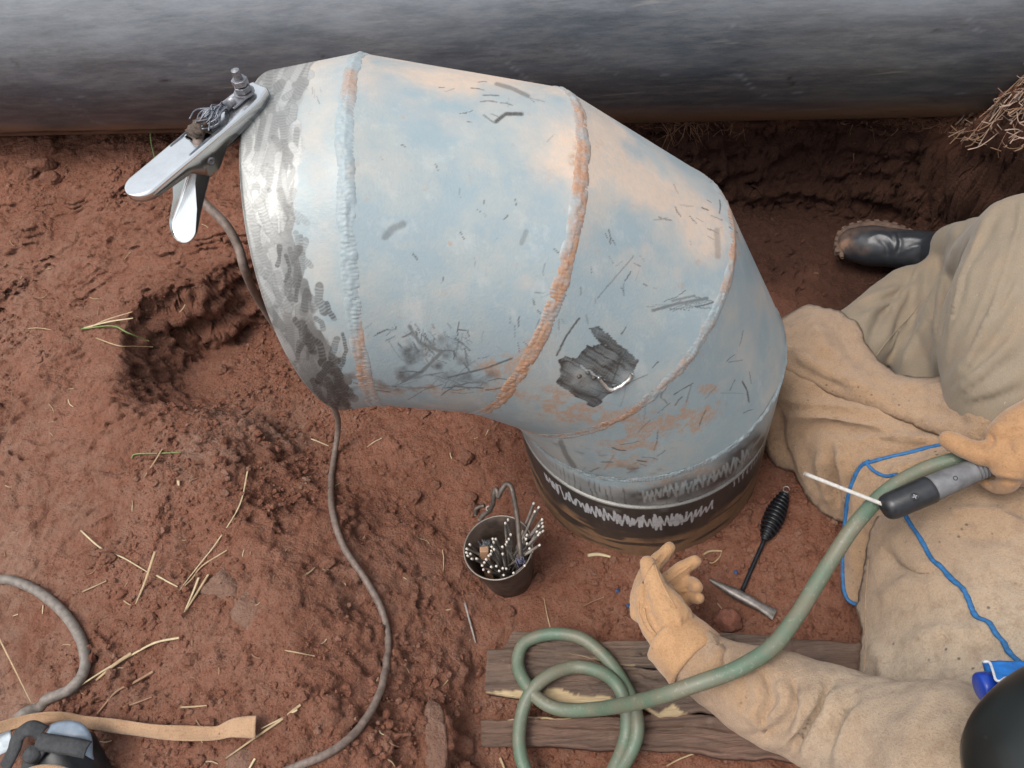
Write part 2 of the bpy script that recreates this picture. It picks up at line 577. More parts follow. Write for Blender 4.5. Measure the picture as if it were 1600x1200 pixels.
# ================================================================== THE BIG PIPE
def main_pipe():
    n = NT('black_coated_steel')
    along = n.map((1, 1, 1), (0, 0, .2019))
    a1 = n.noise(3, 5, .6, n.map((.5, 1, 1), vec=along))
    st = n.noise(15, 7, .75, n.map((.26, 1.2, 1.2), vec=along))
    st2 = n.noise(52, 7, .8, n.map((.15, 1, 1), vec=along))
    fine = n.noise(90, 4, .7)
    dust_skylit, mud, tar = n.attr('paint')
    c = n.mix(st, (.008, .012, .018), (.056, .070, .090))
    c = n.mix(n.math('MULTIPLY', n.ramp(st2, [(.46, 0.0), (.68, 1.0)]), .5), c, (.15, .14, .13))
    c = n.mix(n.math('MULTIPLY', n.ramp(st2, [(.28, 1.0), (.42, 0.0)]), .7), c, (.008, .009, .011))
    c = n.mix(n.math('MULTIPLY', n.ramp(a1, [(.4, 0.0), (.75, 1.0)]), .22), c, (.16, .13, .10))
    c = n.mix(n.math('MULTIPLY', dust_skylit, n.ramp(n.math('ADD', n.math('MULTIPLY', st, .6), n.math('MULTIPLY', st2, .5)), [(.35, .25), (.65, 1.0)])), c, (.175, .188, .21))
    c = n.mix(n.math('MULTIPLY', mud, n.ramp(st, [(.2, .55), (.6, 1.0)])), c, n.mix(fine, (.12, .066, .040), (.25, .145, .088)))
    scr = n.ramp(n.noise(42, 3, .6, n.map((.04, 1, 1), vec=n.map((1, 1, 1), (0, .10, .26)))), [(.66, 0.0), (.72, 1.0)])
    c = n.mix(n.math('MULTIPLY', scr, .35), c, (.26, .23, .20))
    c = n.mix(tar, c, (.006, .006, .006))
    n.set(Base_Color=c, Roughness=n.math('ADD', .20, n.math('MULTIPLY', n.math('ADD', st2, n.math('MULTIPLY', dust_skylit, .6)), .26)))
    n.b.inputs['Specular IOR Level'].default_value = .8
    n.bump(n.math('ADD', fine, n.math('MULTIPLY', st2, .6)), .22, .0015)
    yaw, off, rb, zb = -.2019, .9493, .30, 0.0
    ax = np.array([math.cos(yaw), math.sin(yaw), 0])
    sd_ = np.array([-math.sin(yaw), math.cos(yaw), 0])
    c0 = np.array([0, off, zb + rb])
    s = np.concatenate([np.linspace(-9, -2.4, 24), np.arange(-2.35, 2.0, .009), np.linspace(2.05, 9, 24)])
    t = np.linspace(0, 2 * np.pi, 300, endpoint=False)
    S, T = np.meshgrid(s, t, indexing='ij')
    S, T = S.ravel(), T.ravel()
    rr = rb + .0012 * fbm(np.stack([S * 2.5, np.cos(T) * 2, np.sin(T) * 2], 1), 3, 3)
    V = c0 + S[:, None] * ax + (rr * np.cos(T))[:, None] * sd_ + (rr * np.sin(T))[:, None] * np.array([0, 0, 1.0])
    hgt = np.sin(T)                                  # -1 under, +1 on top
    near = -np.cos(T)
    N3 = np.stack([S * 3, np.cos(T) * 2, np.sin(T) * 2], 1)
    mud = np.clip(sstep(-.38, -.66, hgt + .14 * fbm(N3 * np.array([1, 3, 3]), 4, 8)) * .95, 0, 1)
    dust_light = np.clip(sstep(.15, .50, hgt + .30 * fbm(N3 * np.array([1, 2, 2]), 5, 9)) * .50 + .30 * sstep(-.22, .12, hgt + .22 * fbm(N3 * np.array([1, 3, 3]), 5, 29)) + .25 * sstep(.2, .7, fbm(N3 * .8, 3, 19)), 0, .85)  # dust on top, with the sky's brightness on the upper side painted in
    # the ragged tar line low on the left half
    ln = hgt + .64 + .02 * fbm(np.stack([S * 6, 0 * S, 0 * S], 1), 3, 4)
    tar = (1 - sstep(.012, .034, np.abs(ln))) * sstep(.9, .0, S + 1.0) * (near > 0)
    tar = np.clip(tar * (.5 + 1.2 * (fbm(N3 * np.array([6, 12, 12]), 2, 12) + .35)), 0, 1)
    # short black nicks and bare patches
    for k in range(34):
        s0 = RNG.uniform(-1.9, 1.2); h0 = RNG.uniform(-.95, .3)
        t0 = np.pi - math.asin(h0) if True else 0
        A = np.array([s0, t0]); an = RNG.choice([RNG.uniform(-.25, .25), RNG.uniform(.5, 1.3)])
        L = RNG.uniform(.01, .07)
        loc = np.abs(S - s0) < .12
        Q = np.stack([S[loc], (T[loc]) * 1.0], 1)
        Bp = A + L * np.array([math.cos(an), math.sin(an) * 2])
        dd, _ = seg_dist(Q, A, Bp)
        tar[loc] = np.maximum(tar[loc], RNG.uniform(.4, 1) * (1 - sstep(.001, .006, dd + .003 * fbm(np.stack([S[loc] * 150, T[loc] * 60, 0 * S[loc]], 1), 2, 5))))
    for k in range(110):                            # pale scrapes
        s0 = RNG.uniform(-1.9, 1.2); h0 = RNG.uniform(-.75, .5)
        A = np.array([s0, np.pi - math.asin(h0)]); an = RNG.normal(0, .12) if RNG.random() < .6 else RNG.uniform(.5, 1.2)
        L = RNG.uniform(.02, .14)
        loc = np.abs(S - s0) < .16
        dd, _ = seg_dist(np.stack([S[loc], T[loc]], 1), A, A + L * np.array([math.cos(an), math.sin(an) * 2]))
        dust_light[loc] = np.maximum(dust_light[loc], RNG.uniform(.3, .9) * (1 - sstep(.001, .0045, dd)))
    A = np.stack([dust_light, mud, tar], 1)
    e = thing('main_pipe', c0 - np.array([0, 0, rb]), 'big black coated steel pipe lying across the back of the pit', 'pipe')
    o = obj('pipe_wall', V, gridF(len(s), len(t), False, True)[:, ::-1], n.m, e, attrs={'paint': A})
main_pipe()

# ================================================================== THE ELBOW
RAD = .25
JNT = np.array([[0, 0, .1062], [-.0782, 0, .2979], [-.2092, 0, .4189], [-.3965, 0, .4891], [-.4847, 0, .4859]])
DIRS = [0, .3874, .8252, 1.2118, 1.6072]
CAMV = CAM_LOC

def blobs(P, L):
    r = np.zeros(len(P))
    for (x, y, sx, sy, a, rot) in L:
        c, s = math.cos(rot), math.sin(rot)
        dx, dy = P[:, 0] - x, P[:, 1] - y
        r += a * np.exp(-(((dx * c + dy * s) / sx) ** 2 + ((-dx * s + dy * c) / sy) ** 2))
    return r

DUST = [(870, 235, 60, 45, .8, .3), (960, 265, 80, 45, .9, .6), (1050, 310, 70, 40, .95, .6), (1110, 370, 45, 40, .8, .8), (1010, 400, 60, 45, .55, .4), (910, 320, 25, 70, .5, .1),
        (560, 115, 50, 25, .6, 0), (760, 120, 180, 28, .75, .2), (470, 110, 90, 28, .9, -.25), (960, 190, 60, 30, .6, .6), (690, 150, 140, 50, .35, .1), (490, 170, 45, 60, .8, 0), (500, 300, 30, 90, .45, 0), (505, 450, 25, 70, .3, 0),
        (1190, 480, 30, 60, .35, 0), (1160, 560, 30, 50, .3, 0), (720, 470, 20, 25, .5, 0), (730, 130, 90, 30, .3, 0), (830, 440, 30, 20, .35, 0)]
RUST = [(900, 245, 16, 50, .9, .1), (912, 320, 13, 60, .5, 0), (870, 450, 16, 60, .8, .4), (830, 545, 18, 50, 1.0, .5), (790, 610, 25, 25, .7, 0), (930, 645, 95, 26, .95, .12), (1040, 665, 110, 22, .7, -.3),
        (1010, 690, 90, 28, .75, -.2), (985, 725, 80, 14, .7, 0), (1105, 607, 16, 10, .9, 0), (1080, 640, 60, 20, .6, -.4), (760, 575, 60, 14, .7, .1), (700, 610, 90, 18, .75, 0), (790, 560, 30, 16, .8, 0), (590, 600, 60, 35, .55, 0),
        (725, 470, 9, 16, .8, 0), (703, 380, 5, 5, .9, 0), (565, 530, 10, 60, .8, .1), (548, 130, 20, 28, .8, 0), (1130, 380, 30, 50, .6, .3), (1145, 350, 10, 50, .8, -.2), (880, 620, 50, 30, .6, 0), (520, 580, 25, 35, .5, 0),
        (890, 410, 50, 20, .3, 0), (650, 520, 20, 30, .35, 0), (980, 480, 35, 14, .45, .4), (1060, 450, 60, 12, .4, -.2), (1110, 560, 50, 14, .4, -.7), (940, 580, 40, 25, .5, 0), (1090, 410, 6, 6, .9, 0), (820, 670, 50, 15, .5, 0)]
SOOT = [(680, 570, 70, 30, .75, .15), (690, 530, 40, 18, .5, 0), (620, 600, 60, 18, .6, 0), (535, 600, 30, 30, .6, .3), (760, 590, 60, 14, .4, 0), (900, 700, 70, 14, .5, .3), (1010, 735, 70, 10, .45, 0), (640, 545, 15, 15, .3, 0), (1060, 700, 40, 10, .3, 0)]

def jit_line(x, y, L, an, bend=0.07):
    m = np.array([x, y]); d = np.array([math.cos(an), math.sin(an)]); q = np.array([-d[1], d[0]])
    return np.array([m - d * L / 2, m + q * L * RNG.uniform(-bend, bend), m + d * L / 2])

SCR = []                                        # dark scratches (pixel polyline, half-width px, strength)
for (x, y, sx, sy, n_, an, da, l0, l1) in [(690, 545, 55, 22, 60, .9, .5, 6, 30), (660, 520, 35, 15, 16, 1.2, .3, 6, 16), (690, 600, 80, 18, 34, -.25, .35, 14, 60), (600, 520, 20, 12, 8, -.4, .4, 8, 20),
                               (960, 400, 50, 50, 14, 1.2, .7, 8, 26), (1070, 475, 40, 10, 14, -.2, .25, 15, 55), (1040, 620, 60, 50, 18, -.9, .5, 10, 40), (880, 480, 60, 60, 14, .9, .7, 6, 20),
                               (1100, 330, 60, 40, 18, .6, .5, 6, 22), (700, 300, 120, 120, 16, 1.4, .6, 4, 14), (1150, 590, 30, 50, 10, -1.0, .4, 10, 35), (760, 160, 90, 30, 14, .3, .4, 8, 30), (980, 720, 80, 20, 14, -.3, .4, 8, 30), (470, 150, 40, 20, 12, 1.3, .3, 6, 14), (820, 500, 40, 60, 12, 1.2, .5, 6, 20)]:
    for i in range(n_):
        SCR.append((jit_line(RNG.normal(x, sx * .6), RNG.normal(y, sy * .6), RNG.uniform(l0, l1), an + RNG.normal(0, da)), RNG.uniform(.45, 1.25), RNG.uniform(.2, .85)))
SCR += [(np.array(p, float), w_, a) for p, w_, a in [
    ([(775, 190), (790, 178), (815, 178)], 3.2, .9), ([(776, 131), (800, 138), (825, 150)], 3.5, .55), ([(602, 370), (612, 358), (630, 350)], 6, .45), ([(604, 366), (618, 354)], 7, .3),
    ([(870, 555), (885, 525), (905, 497)], 1.6, .85), ([(876, 691), (884, 710), (897, 730)], 4.5, .55), ([(1160, 596), (1168, 612), (1170, 628)], 1.4, .8), ([(1185, 655), (1205, 628)], 1.2, .5),
    ([(1020, 485), (1060, 474), (1105, 466)], 2.6, .6), ([(1050, 470), (1085, 462)], 2, .5), ([(1225, 590), (1195, 640)], .8, .4), ([(930, 470), (990, 400)], .9, .5), ([(815, 380), (822, 362)], 4, .35),
    ([(640, 510), (655, 535), (690, 550)], 3.2, .6), ([(690, 550), (660, 580), (630, 595)], 3.2, .6), ([(700, 590), (760, 575), (800, 560)], 1.6, .7), ([(1120, 360), (1122, 400)], 5, .35)]]

# black-inked patch with its scrawled outline, and the torn lug left in it
PATCH = [(921, 514), (935, 510), (997, 562), (990, 582), (985, 600), (962, 607), (935, 632), (925, 636), (868, 597), (876, 585), (871, 562), (884, 556), (900, 560), (917, 539), (937, 538)]

BANDS = [([(876, 600), (900, 612), (932, 631)], 8), ([(905, 606), (935, 618), (955, 612)], 8), ([(955, 612), (972, 604), (985, 596)], 7), ([(880, 562), (898, 572)], 8), ([(872, 586), (900, 598), (930, 612)], 9), ([(884, 572), (920, 594), (950, 606)], 9), ([(903, 556), (940, 578), (976, 598)], 9),
         ([(914, 545), (950, 568), (984, 588)], 8), ([(934, 543), (960, 556), (990, 574)], 7), ([(927, 517), (955, 534), (992, 563)], 8.5)]
def in_px(poly, P):
    return inside(np.array(poly, float), P[:, 0], P[:, 1])

# grinder swaths over the open end: (polyline, half-width, brightness, frequency)
SWATH = []
DARKSW = []
EDGE_R = [(70, 485), (125, 475), (180, 462), (230, 470), (270, 455), (330, 450), (400, 462), (450, 478), (520, 495), (560, 512), (600, 535), (650, 545)]
EDGE_L = [(70, 440), (125, 396), (180, 370), (260, 362), (330, 370), (410, 385), (490, 410), (560, 438), (610, 475), (650, 520)]
for i in range(190):
    y = RNG.uniform(95, 630)
    xl = np.interp(y, [a for a, b in EDGE_L], [b for a, b in EDGE_L]); xr = np.interp(y, [a for a, b in EDGE_R], [b for a, b in EDGE_R])
    x = xl + (xr - xl) * RNG.random()
    dx = (np.interp(y + 30, [a for a, b in EDGE_L], [b for a, b in EDGE_L]) - np.interp(y - 30, [a for a, b in EDGE_L], [b for a, b in EDGE_L])) / 60
    an = math.atan2(1, dx) + RNG.normal(0, .26)
    L = RNG.uniform(40, 130)
    if x + 10 > xr: L *= .5
    SWATH.append((jit_line(x, y, L, an, .22), RNG.uniform(4.5, 9), RNG.random(), RNG.uniform(1.1, 1.9)))

for (x, y, sx, sy, n_, a_) in [(448, 330, 8, 26, 4, .45), (456, 390, 12, 24, 7, .75), (470, 440, 12, 22, 7, .75), (488, 515, 12, 30, 10, .85), (512, 590, 16, 24, 12, .95), (470, 560, 14, 30, 6, .6), (520, 625, 14, 8, 5, .9), (440, 260, 6, 20, 3, .35), (400, 330, 8, 60, 4, .25), (430, 470, 10, 30, 4, .35)]:
    for i in range(n_):
        DARKSW.append((jit_line(RNG.normal(x, sx), RNG.normal(y, sy), RNG.uniform(18, 60), RNG.normal(1.25, .45), .2), RNG.uniform(3, 7.5), a_ * RNG.uniform(.6, 1.05), RNG.uniform(1.2, 2)))
M_PAINT = None
def elbow_materials():
    global M_PAINT, M_BEAD
    n = NT('grey_primer_on_steel')
    dust, rust, dark = n.attr('paint')
    grind, gtone, ink = n.attr('marks')
    fine = n.noise(130, 4, .65)
    mid = n.noise(16, 5, .6)
    vf = n.noise(420, 3, .7)
    c = n.mix(mid, (.222, .288, .318), (.300, .360, .380))
    c = n.mix(n.math('MULTIPLY', n.ramp(n.noise(9, 6, .68), [(.46, 0.0), (.66, 1.0)]), .50), c, (.44, .40, .34))
    c = n.mix(n.math('MULTIPLY', n.ramp(n.noise(28, 6, .72, n.map((1, 1, .3))), [(.54, 0.0), (.70, 1.0)]), .30), c, (.50, .50, .48))
    dm = n.math('MULTIPLY', dust, n.ramp(fine, [(.2, .45), (.6, 1.0)]))
    c = n.mix(dm, c, n.mix(mid, (.50, .36, .27), (.58, .47, .38)))
    rm = n.math('MULTIPLY', rust, n.ramp(fine, [(.3, .3), (.6, 1.0)]), True)
    c = n.mix(n.ramp(n.math('ADD', rm, n.math('MULTIPLY', n.math('SUBTRACT', n.noise(240, 5, .75), .5), .7)), [(.25, 0.0), (.95, .80)]), c, n.mix(vf, (.29, .16, .09), (.42, .28, .19)))
    c = n.mix(n.math('MULTIPLY', dark, n.ramp(vf, [(.2, .6), (.5, 1.0)])), c, (.035, .03, .027))
    steel = n.mix(gtone, (.11, .11, .105), (.44, .44, .425))
    c = n.mix(grind, c, steel)
    c = n.mix(ink, c, n.mix(vf, (.022, .02, .022), (.06, .055, .05)))
    n.set(Base_Color=c, Roughness=n.math('ADD', .42, n.math('MULTIPLY', n.math('MAXIMUM', dm, rm), .4)), Metallic=n.math('MULTIPLY', grind, .25))
    b1 = n.bump(n.math('ADD', n.noise(260, 3, .6), n.math('MULTIPLY', n.noise(70, 3, .6), .5)), .35, .0012)
    b2 = n.bump(gtone, .12, .0012, b1)
    M_PAINT = n.m
    n = NT('weld_metal')
    rustm, _, _ = n.attr('paint')
    f = n.noise(90, 4, .7)
    c = n.mix(f, (.20, .255, .28), (.345, .395, .405))
    c = n.mix(n.math('MULTIPLY', rustm, n.ramp(f, [(.3, .4), (.55, 1.0)]), True), c, n.mix(n.noise(300, 3), (.22, .10, .05), (.48, .30, .20)))
    n.set(Base_Color=c, Roughness=.5)
    n.bump(n.noise(350, 3), .4, .001)
    M_BEAD = n.m
elbow_materials()

def facing(V, N):
    return ((CAMV - V) * N).sum(1) > 0

def elbow_paint(V, N):
    P, dep = project(V)
    f = facing(V, N)
    Q = V * 22
    nz = fbm(Q, 5, 201)
    n2 = fbm(V * 60, 4, 207)
    amb_d = sstep(.15, .6, fbm(V * 5, 4, 211)) * .35
    d = np.where(f, np.clip(blobs(P, DUST) * (1.0 + .9 * nz) + .25 * nz - .12, 0, .92), np.clip(amb_d + .25 * nz, 0, .8))
    r = np.where(f, np.clip(blobs(P, RUST) * (.95 + 1.5 * n2 + .8 * nz) - .22, 0, 1), np.clip(.3 * n2 + .1 * nz, 0, .6))
    spk = np.clip((fbm(V * 55, 3, 215) - .52) * 6, 0, .45)
    r = np.maximum(r, spk)
    dk = np.where(f, np.clip(blobs(P, SOOT) * (.7 + 1.6 * n2) - .28, 0, .75), 0)
    fp = P[f]
    dkf = dk[f]
    if len(fp):
        lo, hi = fp.min(0) - 5, fp.max(0) + 5
        for pl, wd, a in SCR:
            if (pl.max(0) < lo).any() or (pl.min(0) > hi).any(): continue
            b0, b1 = pl.min(0) - 8, pl.max(0) + 8
            s = np.where((fp[:, 0] > b0[0]) & (fp[:, 0] < b1[0]) & (fp[:, 1] > b0[1]) & (fp[:, 1] < b1[1]))[0]
            if len(s):
                dd, _ = poly_dist(fp[s] + .5 * np.stack([vnoise(V[f][s] * 300, 3), vnoise(V[f][s] * 300, 4)], 1), pl)
                dkf[s] = np.maximum(dkf[s], a * (1 - sstep(wd * .5, wd * 1.3, dd)))
        dk[f] = dkf
    return P, f, d, r, dk

def elbow():
    e = thing('pipe_elbow', (0, 0, 0), 'mitred grey steel pipe elbow tacked onto the buried riser', 'pipe elbow')
    NTs = {0: 700, 1: 900, 2: 900, 3: 900, 4: 1500}
    for k in range(5):
        A0 = JNT[k - 1] if k else np.array([0, 0, -.0065])
        A1 = JNT[k]
        a = DIRS[k]
        ax = np.array([-math.sin(a), 0, math.cos(a)])
        u = np.array([math.cos(a), 0, math.sin(a)])
        L = (A1 - A0) @ ax
        m0 = math.tan((a - DIRS[k - 1]) / 2) if k else 0.0
        m1 = math.tan((DIRS[k + 1] - a) / 2) if k < 4 else 0.0
        nt = NTs[k]
        step = .0011 if k == 4 else .0019
        t = np.linspace(0, 2 * np.pi, nt, endpoint=False)
        ns = int((L + RAD * (m0 + m1)) / step) + 2
        S, T = np.meshgrid(np.linspace(0, 1, ns), t, indexing='ij')
        S, T = S.ravel(), T.ravel()
        # plates are mitred: the cut planes shift along the axis with cos t  (t = 0 on the outer curve)
        s0 = -RAD * np.cos(T) * m0
        s1 = L + RAD * np.cos(T) * m1
        s = s0 + (s1 - s0) * S
        rr = RAD + .0006 * fbm(np.stack([np.cos(T) * 2, np.sin(T) * 2, s * 4], 1), 2, k)
        if k == 0: rr = rr - .0105 * sstep(.0065, 0, s - s0)
        if k == 4: rr = rr - .006 * sstep(.006, 0, s1 - s)
        Nn = np.cos(T)[:, None] * u + np.sin(T)[:, None] * np.array([0, 1.0, 0])
        V = A0 + s[:, None] * ax + rr[:, None] * Nn
        P, f, d, r, dk = elbow_paint(V, Nn)
        g = np.zeros(len(V)); gt = np.zeros(len(V)); ink = np.zeros(len(V))
        if k == 4:                                  # grinder-polished open end
            base = np.where(f, 0, sstep(.012, -.012, (L - s) * -1 + .045))
            xr = np.interp(P[:, 1], [q for q, b in EDGE_R], [b for q, b in EDGE_R])
            g = np.where(f, 1 - sstep(-7, 3, P[:, 0] - xr + 20 * fbm(V * 24, 4, 220, .6)), sstep(.02, -.02, (s1 - s) - .05))
            gt = np.clip(.5 + .35 * fbm(V * 50, 4, 222), 0, 1)
            idx = np.where(f)[0]
            Pf = P[idx]
            for pl, wd, br, fr in SWATH:
                b0, b1 = pl.min(0) - 14, pl.max(0) + 14
                sel = np.where((Pf[:, 0] > b0[0]) & (Pf[:, 0] < b1[0]) & (Pf[:, 1] > b0[1]) & (Pf[:, 1] < b1[1]))[0]
                if not len(sel): continue
                dd, al = poly_dist(Pf[sel], pl)
                k_ = 1 - sstep(wd * .75, wd, dd)
                rp = .5 + .5 * np.sin(al * fr + .18 * dd + 1.8 * vnoise(V[idx[sel]] * 60, 3)) * (.35 + .65 * (vnoise(V[idx[sel]] * 35, 4) > -.2))
                edge = np.clip(1 - np.abs(dd - wd * .85) / 1.5, 0, 1)
                val = np.clip(.20 + .60 * br + .20 * (rp - .5) - .22 * edge * (br > .4), 0, 1)
                ii = idx[sel]
                gt[ii] = gt[ii] * (1 - k_) + val * k_
                g[ii] = np.maximum(g[ii], k_)
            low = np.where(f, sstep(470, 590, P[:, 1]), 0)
            gt *= (1 - .40 * low)                   # darker grinding towards the bottom
            smk = np.clip(blobs(P, [(450, 330, 12, 30, .8, 0), (455, 385, 20, 35, 1, 0), (472, 440, 18, 35, .9, 0), (440, 250, 10, 30, .4, 0), (490, 520, 20, 40, 1.0, 0), (515, 600, 26, 30, 1.2, 0), (450, 500, 14, 30, .6, 0), (478, 575, 16, 24, .6, .4)]) * (1 + 1.2 * fbm(V * 45, 4, 227)), 0, 1)
            gt *= 1 - .62 * smk
            ink = np.maximum(ink, np.where(f, .0 * sstep(.50, .95, smk * (.25 + 1.25 * (1 - gt)) + .25 * fbm(V * np.array([60, 60, 25]), 3, 229)), 0))
            for pl, wd, al_, fr in DARKSW:
                b0, b1 = pl.min(0) - 14, pl.max(0) + 14
                sel = np.where((Pf[:, 0] > b0[0]) & (Pf[:, 0] < b1[0]) & (Pf[:, 1] > b0[1]) & (Pf[:, 1] < b1[1]))[0]
                if not len(sel): continue
                dd, al = poly_dist(Pf[sel] + 3 * np.stack([fbm(V[idx[sel]] * 80, 2, 1), fbm(V[idx[sel]] * 80, 2, 2)], 1), pl)
                k_ = 1 - sstep(wd * .7, wd, dd)
                ii = idx[sel]
                comb = .5 + .5 * np.sin(al * fr + .2 * dd)
                ink[ii] = np.maximum(ink[ii], k_ * al_ * (.45 + .55 * comb))
            d = d * .55
            dk = np.minimum(dk, .6)
            g *= .93
        if k == 0:                                  # bright, scribbled strip under the last seam
            zz = V[:, 2] + .004 * fbm(V * 30, 3, 230)
            g = np.where(f, .85 * (1 - sstep(.035, .065, zz + .02 * fbm(V * 14, 3, 231))), .5)
            gt = np.clip(.42 + .3 * fbm(V * 24, 4, 232), 0, 1)
            r = np.maximum(r, np.clip(blobs(P, [(1070, 745, 80, 12, .9, -.25), (960, 765, 60, 8, .5, 0)]) * (1 + n_sig(V)), 0, 1))
            ph = np.arctan2(V[:, 1], V[:, 0])
            st_ = np.sin(ph * 150 + 4 * fbm(V * 20, 2, 233)) + .9 * fbm(np.stack([ph * 40, V[:, 2] * 20, 0 * ph], 1), 3, 234)
            ink = np.where(f, np.clip((st_ - .75) * 1.6, 0, .7) * sstep(-2.6, -2.2, ph) * sstep(.07, .05, V[:, 2]), 0)
            sc_ = np.where(f)[0]; sc_ = sc_[(P[sc_, 0] > 940) & (P[sc_, 0] < 1200)]
            dark_ = np.clip(blobs(P[sc_], [(1060, 765, 70, 14, 1.0, -.2), (1150, 720, 36, 16, 1.1, -.7), (1000, 775, 40, 8, .7, 0), (1185, 690, 14, 14, .9, 0)]) * (1 + .9 * fbm(V[sc_] * 35, 3, 238)), 0, .92)
            zg = []
            for q in range(46):
                xx = 1005 + q * 3.7
                yy = np.interp(xx, [1000, 1080, 1130, 1180], [778, 760, 738, 700])
                zg.append((xx + RNG.normal(0, 1.5), yy + (9 if q % 2 else -9) * RNG.uniform(.5, 1.2)))
            dd, _ = poly_dist(P[sc_], zg)
            dark_ = dark_ * (.15 + .85 * sstep(1.0, 2.2, dd))
            ink[sc_] = np.maximum(ink[sc_], dark_)
            ink = np.maximum(ink, np.where(f, .0 * sstep(.1, .4, fbm(np.stack([ph * 14, V[:, 2] * 30, 0 * ph], 1), 3, 236)) * sstep(.012, .035, V[:, 2] + .0) * sstep(.09, .05, V[:, 2]), 0))
            d *= .5
        if k in (1, 2):                             # inked patch
            sel = np.where(f & (P[:, 0] > 850) & (P[:, 0] < 1010) & (P[:, 1] > 495) & (P[:, 1] < 650))[0]
            if len(sel):
                Q = P[sel] + 3.5 * np.stack([fbm(V[sel] * 90, 2, 240), fbm(V[sel] * 90, 2, 241)], 1)
                v = np.zeros(len(sel))
                ins = np.zeros(len(sel))
                for pl, wd in BANDS:
                    wd = wd + 1.6
                    dd, al = poly_dist(Q, np.array(pl, float))
                    core = (1 - sstep(wd - 1.2, wd, dd)) * in_px(PATCH, P[sel] + 2.5 * np.stack([vnoise(V[sel] * 160, 11), vnoise(V[sel] * 160, 12)], 1))
                    rim = np.clip(1 - np.abs(dd - wd + 1.8) / 1.8, 0, 1)
                    comb = .5 + .5 * np.sin(al * 1.7 + .25 * dd + 1.5 * vnoise(V[sel] * 90, 5))
                    lng = .5 + .5 * np.sin(dd * 1.3 + al * .03 + 2 * vnoise(V[sel] * 40, 6))
                    val = np.clip(.62 + .16 * comb + .16 * lng + .45 * rim + .18 * vnoise(V[sel] * 70, 7), 0, 1)
                    v = v * (1 - core) + val * core
                    ins = np.maximum(ins, core)
                center = blobs(Q, [(915, 598, 26, 11, 1, .4), (978, 588, 15, 13, .9, 0), (905, 578, 14, 12, .6, 0)])
                v = v * (1 - .6 * np.clip(center * (1 + .8 * fbm(V[sel] * 60, 3, 245)), 0, 1) * ins)
                ink[sel] = np.clip(v, 0, 1)
                r[sel] = np.maximum(r[sel], ins * np.clip(center, 0, 1) * .6)
        At = np.stack([d, r, dk], 1)
        Bt = np.stack([g, gt, ink], 1)
        nm = 'pipe_segment'
        o = obj(nm, V, gridF(ns, nt, False, True)[:, ::-1], M_PAINT, e, attrs={'paint': At, 'marks': Bt})
        if k == 4: o['label'] = 'end segment with silvery grinder-polished rim'
        if k == 0: o['label'] = 'lowest segment with scribbled bare metal strip'
        if k == 1: o['label'] = 'segment above the lowest seam, part of the black-inked patch on it'
    # weld beads: three overlapping rippled passes
    for k in range(4):
        a0, a1 = DIRS[k], DIRS[k + 1]
        hf, ph = (a1 - a0) / 2, (a0 + a1) / 2
        u = np.array([math.cos(ph), 0, math.sin(ph)])
        ax = np.array([-math.sin(ph), 0, math.cos(ph)])
        nt, nc = 1700, 19
        W_ = [.0085, .0115, .0125, .0125][k]
        t = np.linspace(0, 2 * np.pi, nt, endpoint=False)
        T, C = np.meshgrid(t, np.linspace(-1, 1, nc), indexing='ij')
        T, C = T.ravel(), C.ravel()
        al = T * RAD
        wob = .0016 * fbm(np.stack([al * 25, 0 * al, 0 * al + k], 1), 3, 250 + k)
        wd = W_ * (1 + .22 * fbm(np.stack([al * 40, np.sign(C), 0 * al], 1), 3, 260 + k))
        lob = np.zeros(len(T))
        npass = 1 if k == 0 else (2 if k == 1 else 3)
        for q in range(npass):
            cc = (q - (npass - 1) / 2) * (1.25 / npass)
            hw = 1.15 / npass + .1
            x = (C - cc - .12 * fbm(np.stack([al * 18, 0 * al + q, 0 * al], 1), 2, 270)) / hw
            b = np.sqrt(np.clip(1 - x * x, 0, 1))
            rip = .5 + .5 * np.sin(al * 2 * np.pi / .0058 + 2.4 * x * x + q * 1.7 + 7.0 * fbm(np.stack([al * 45, 0 * al + q, 0 * al], 1), 3, 280)) * (.3 + .7 * np.clip(.5 + 1.6 * fbm(np.stack([al * 28, 0 * al + q, 0 * al + k], 1), 2, 283), 0, 1))
            lob = np.maximum(lob, b * (.0015 + .0007 * rip + .0012 * fbm(np.stack([al * 90, 0 * al + q, C], 1), 2, 290 + k)))
        lob *= 1.0 if k else 1.25
        base = np.cos(T)[:, None] * u / math.cos(hf) + np.sin(T)[:, None] * np.array([0, 1.0, 0])
        nr = norm(1) if False else base / np.linalg.norm(base, axis=1)[:, None]
        # the bead follows both plates: drop along the fold
        fold = -np.abs(C * wd) * math.tan(hf) * np.cos(T)
        V = JNT[k] + RAD * base + (lob - .0012 + fold)[:, None] * nr + (C * wd + wob)[:, None] * ax
        P, dep = project(V)
        f = facing(V, nr)
        rz = fbm(V * 40, 4, 300)
        r = np.where(f, np.clip(blobs(P, RUST) * 1.2 + [.10, .30, .42, .18][k] + 1.0 * rz - .12, 0, 1), .4)
        if k == 3: r = np.where(f, np.clip(blobs(P, RUST) * 1.1 + .5 * rz - .12, 0, 1), r)
        if k == 0: r = np.where(f, np.clip(.8 * rz - .1, 0, .8), .4)
        obj('weld_bead', V, gridF(nt, nc, True, False), M_BEAD, e, attrs={'paint': np.stack([r, r, r], 1)})
    # inside wall and end lips
    ri = RAD - .0115
    t = np.linspace(0, 2 * np.pi, 96, endpoint=False)
    rings = []
    Ls = [np.array([0, 0, -.004])] + list(JNT)
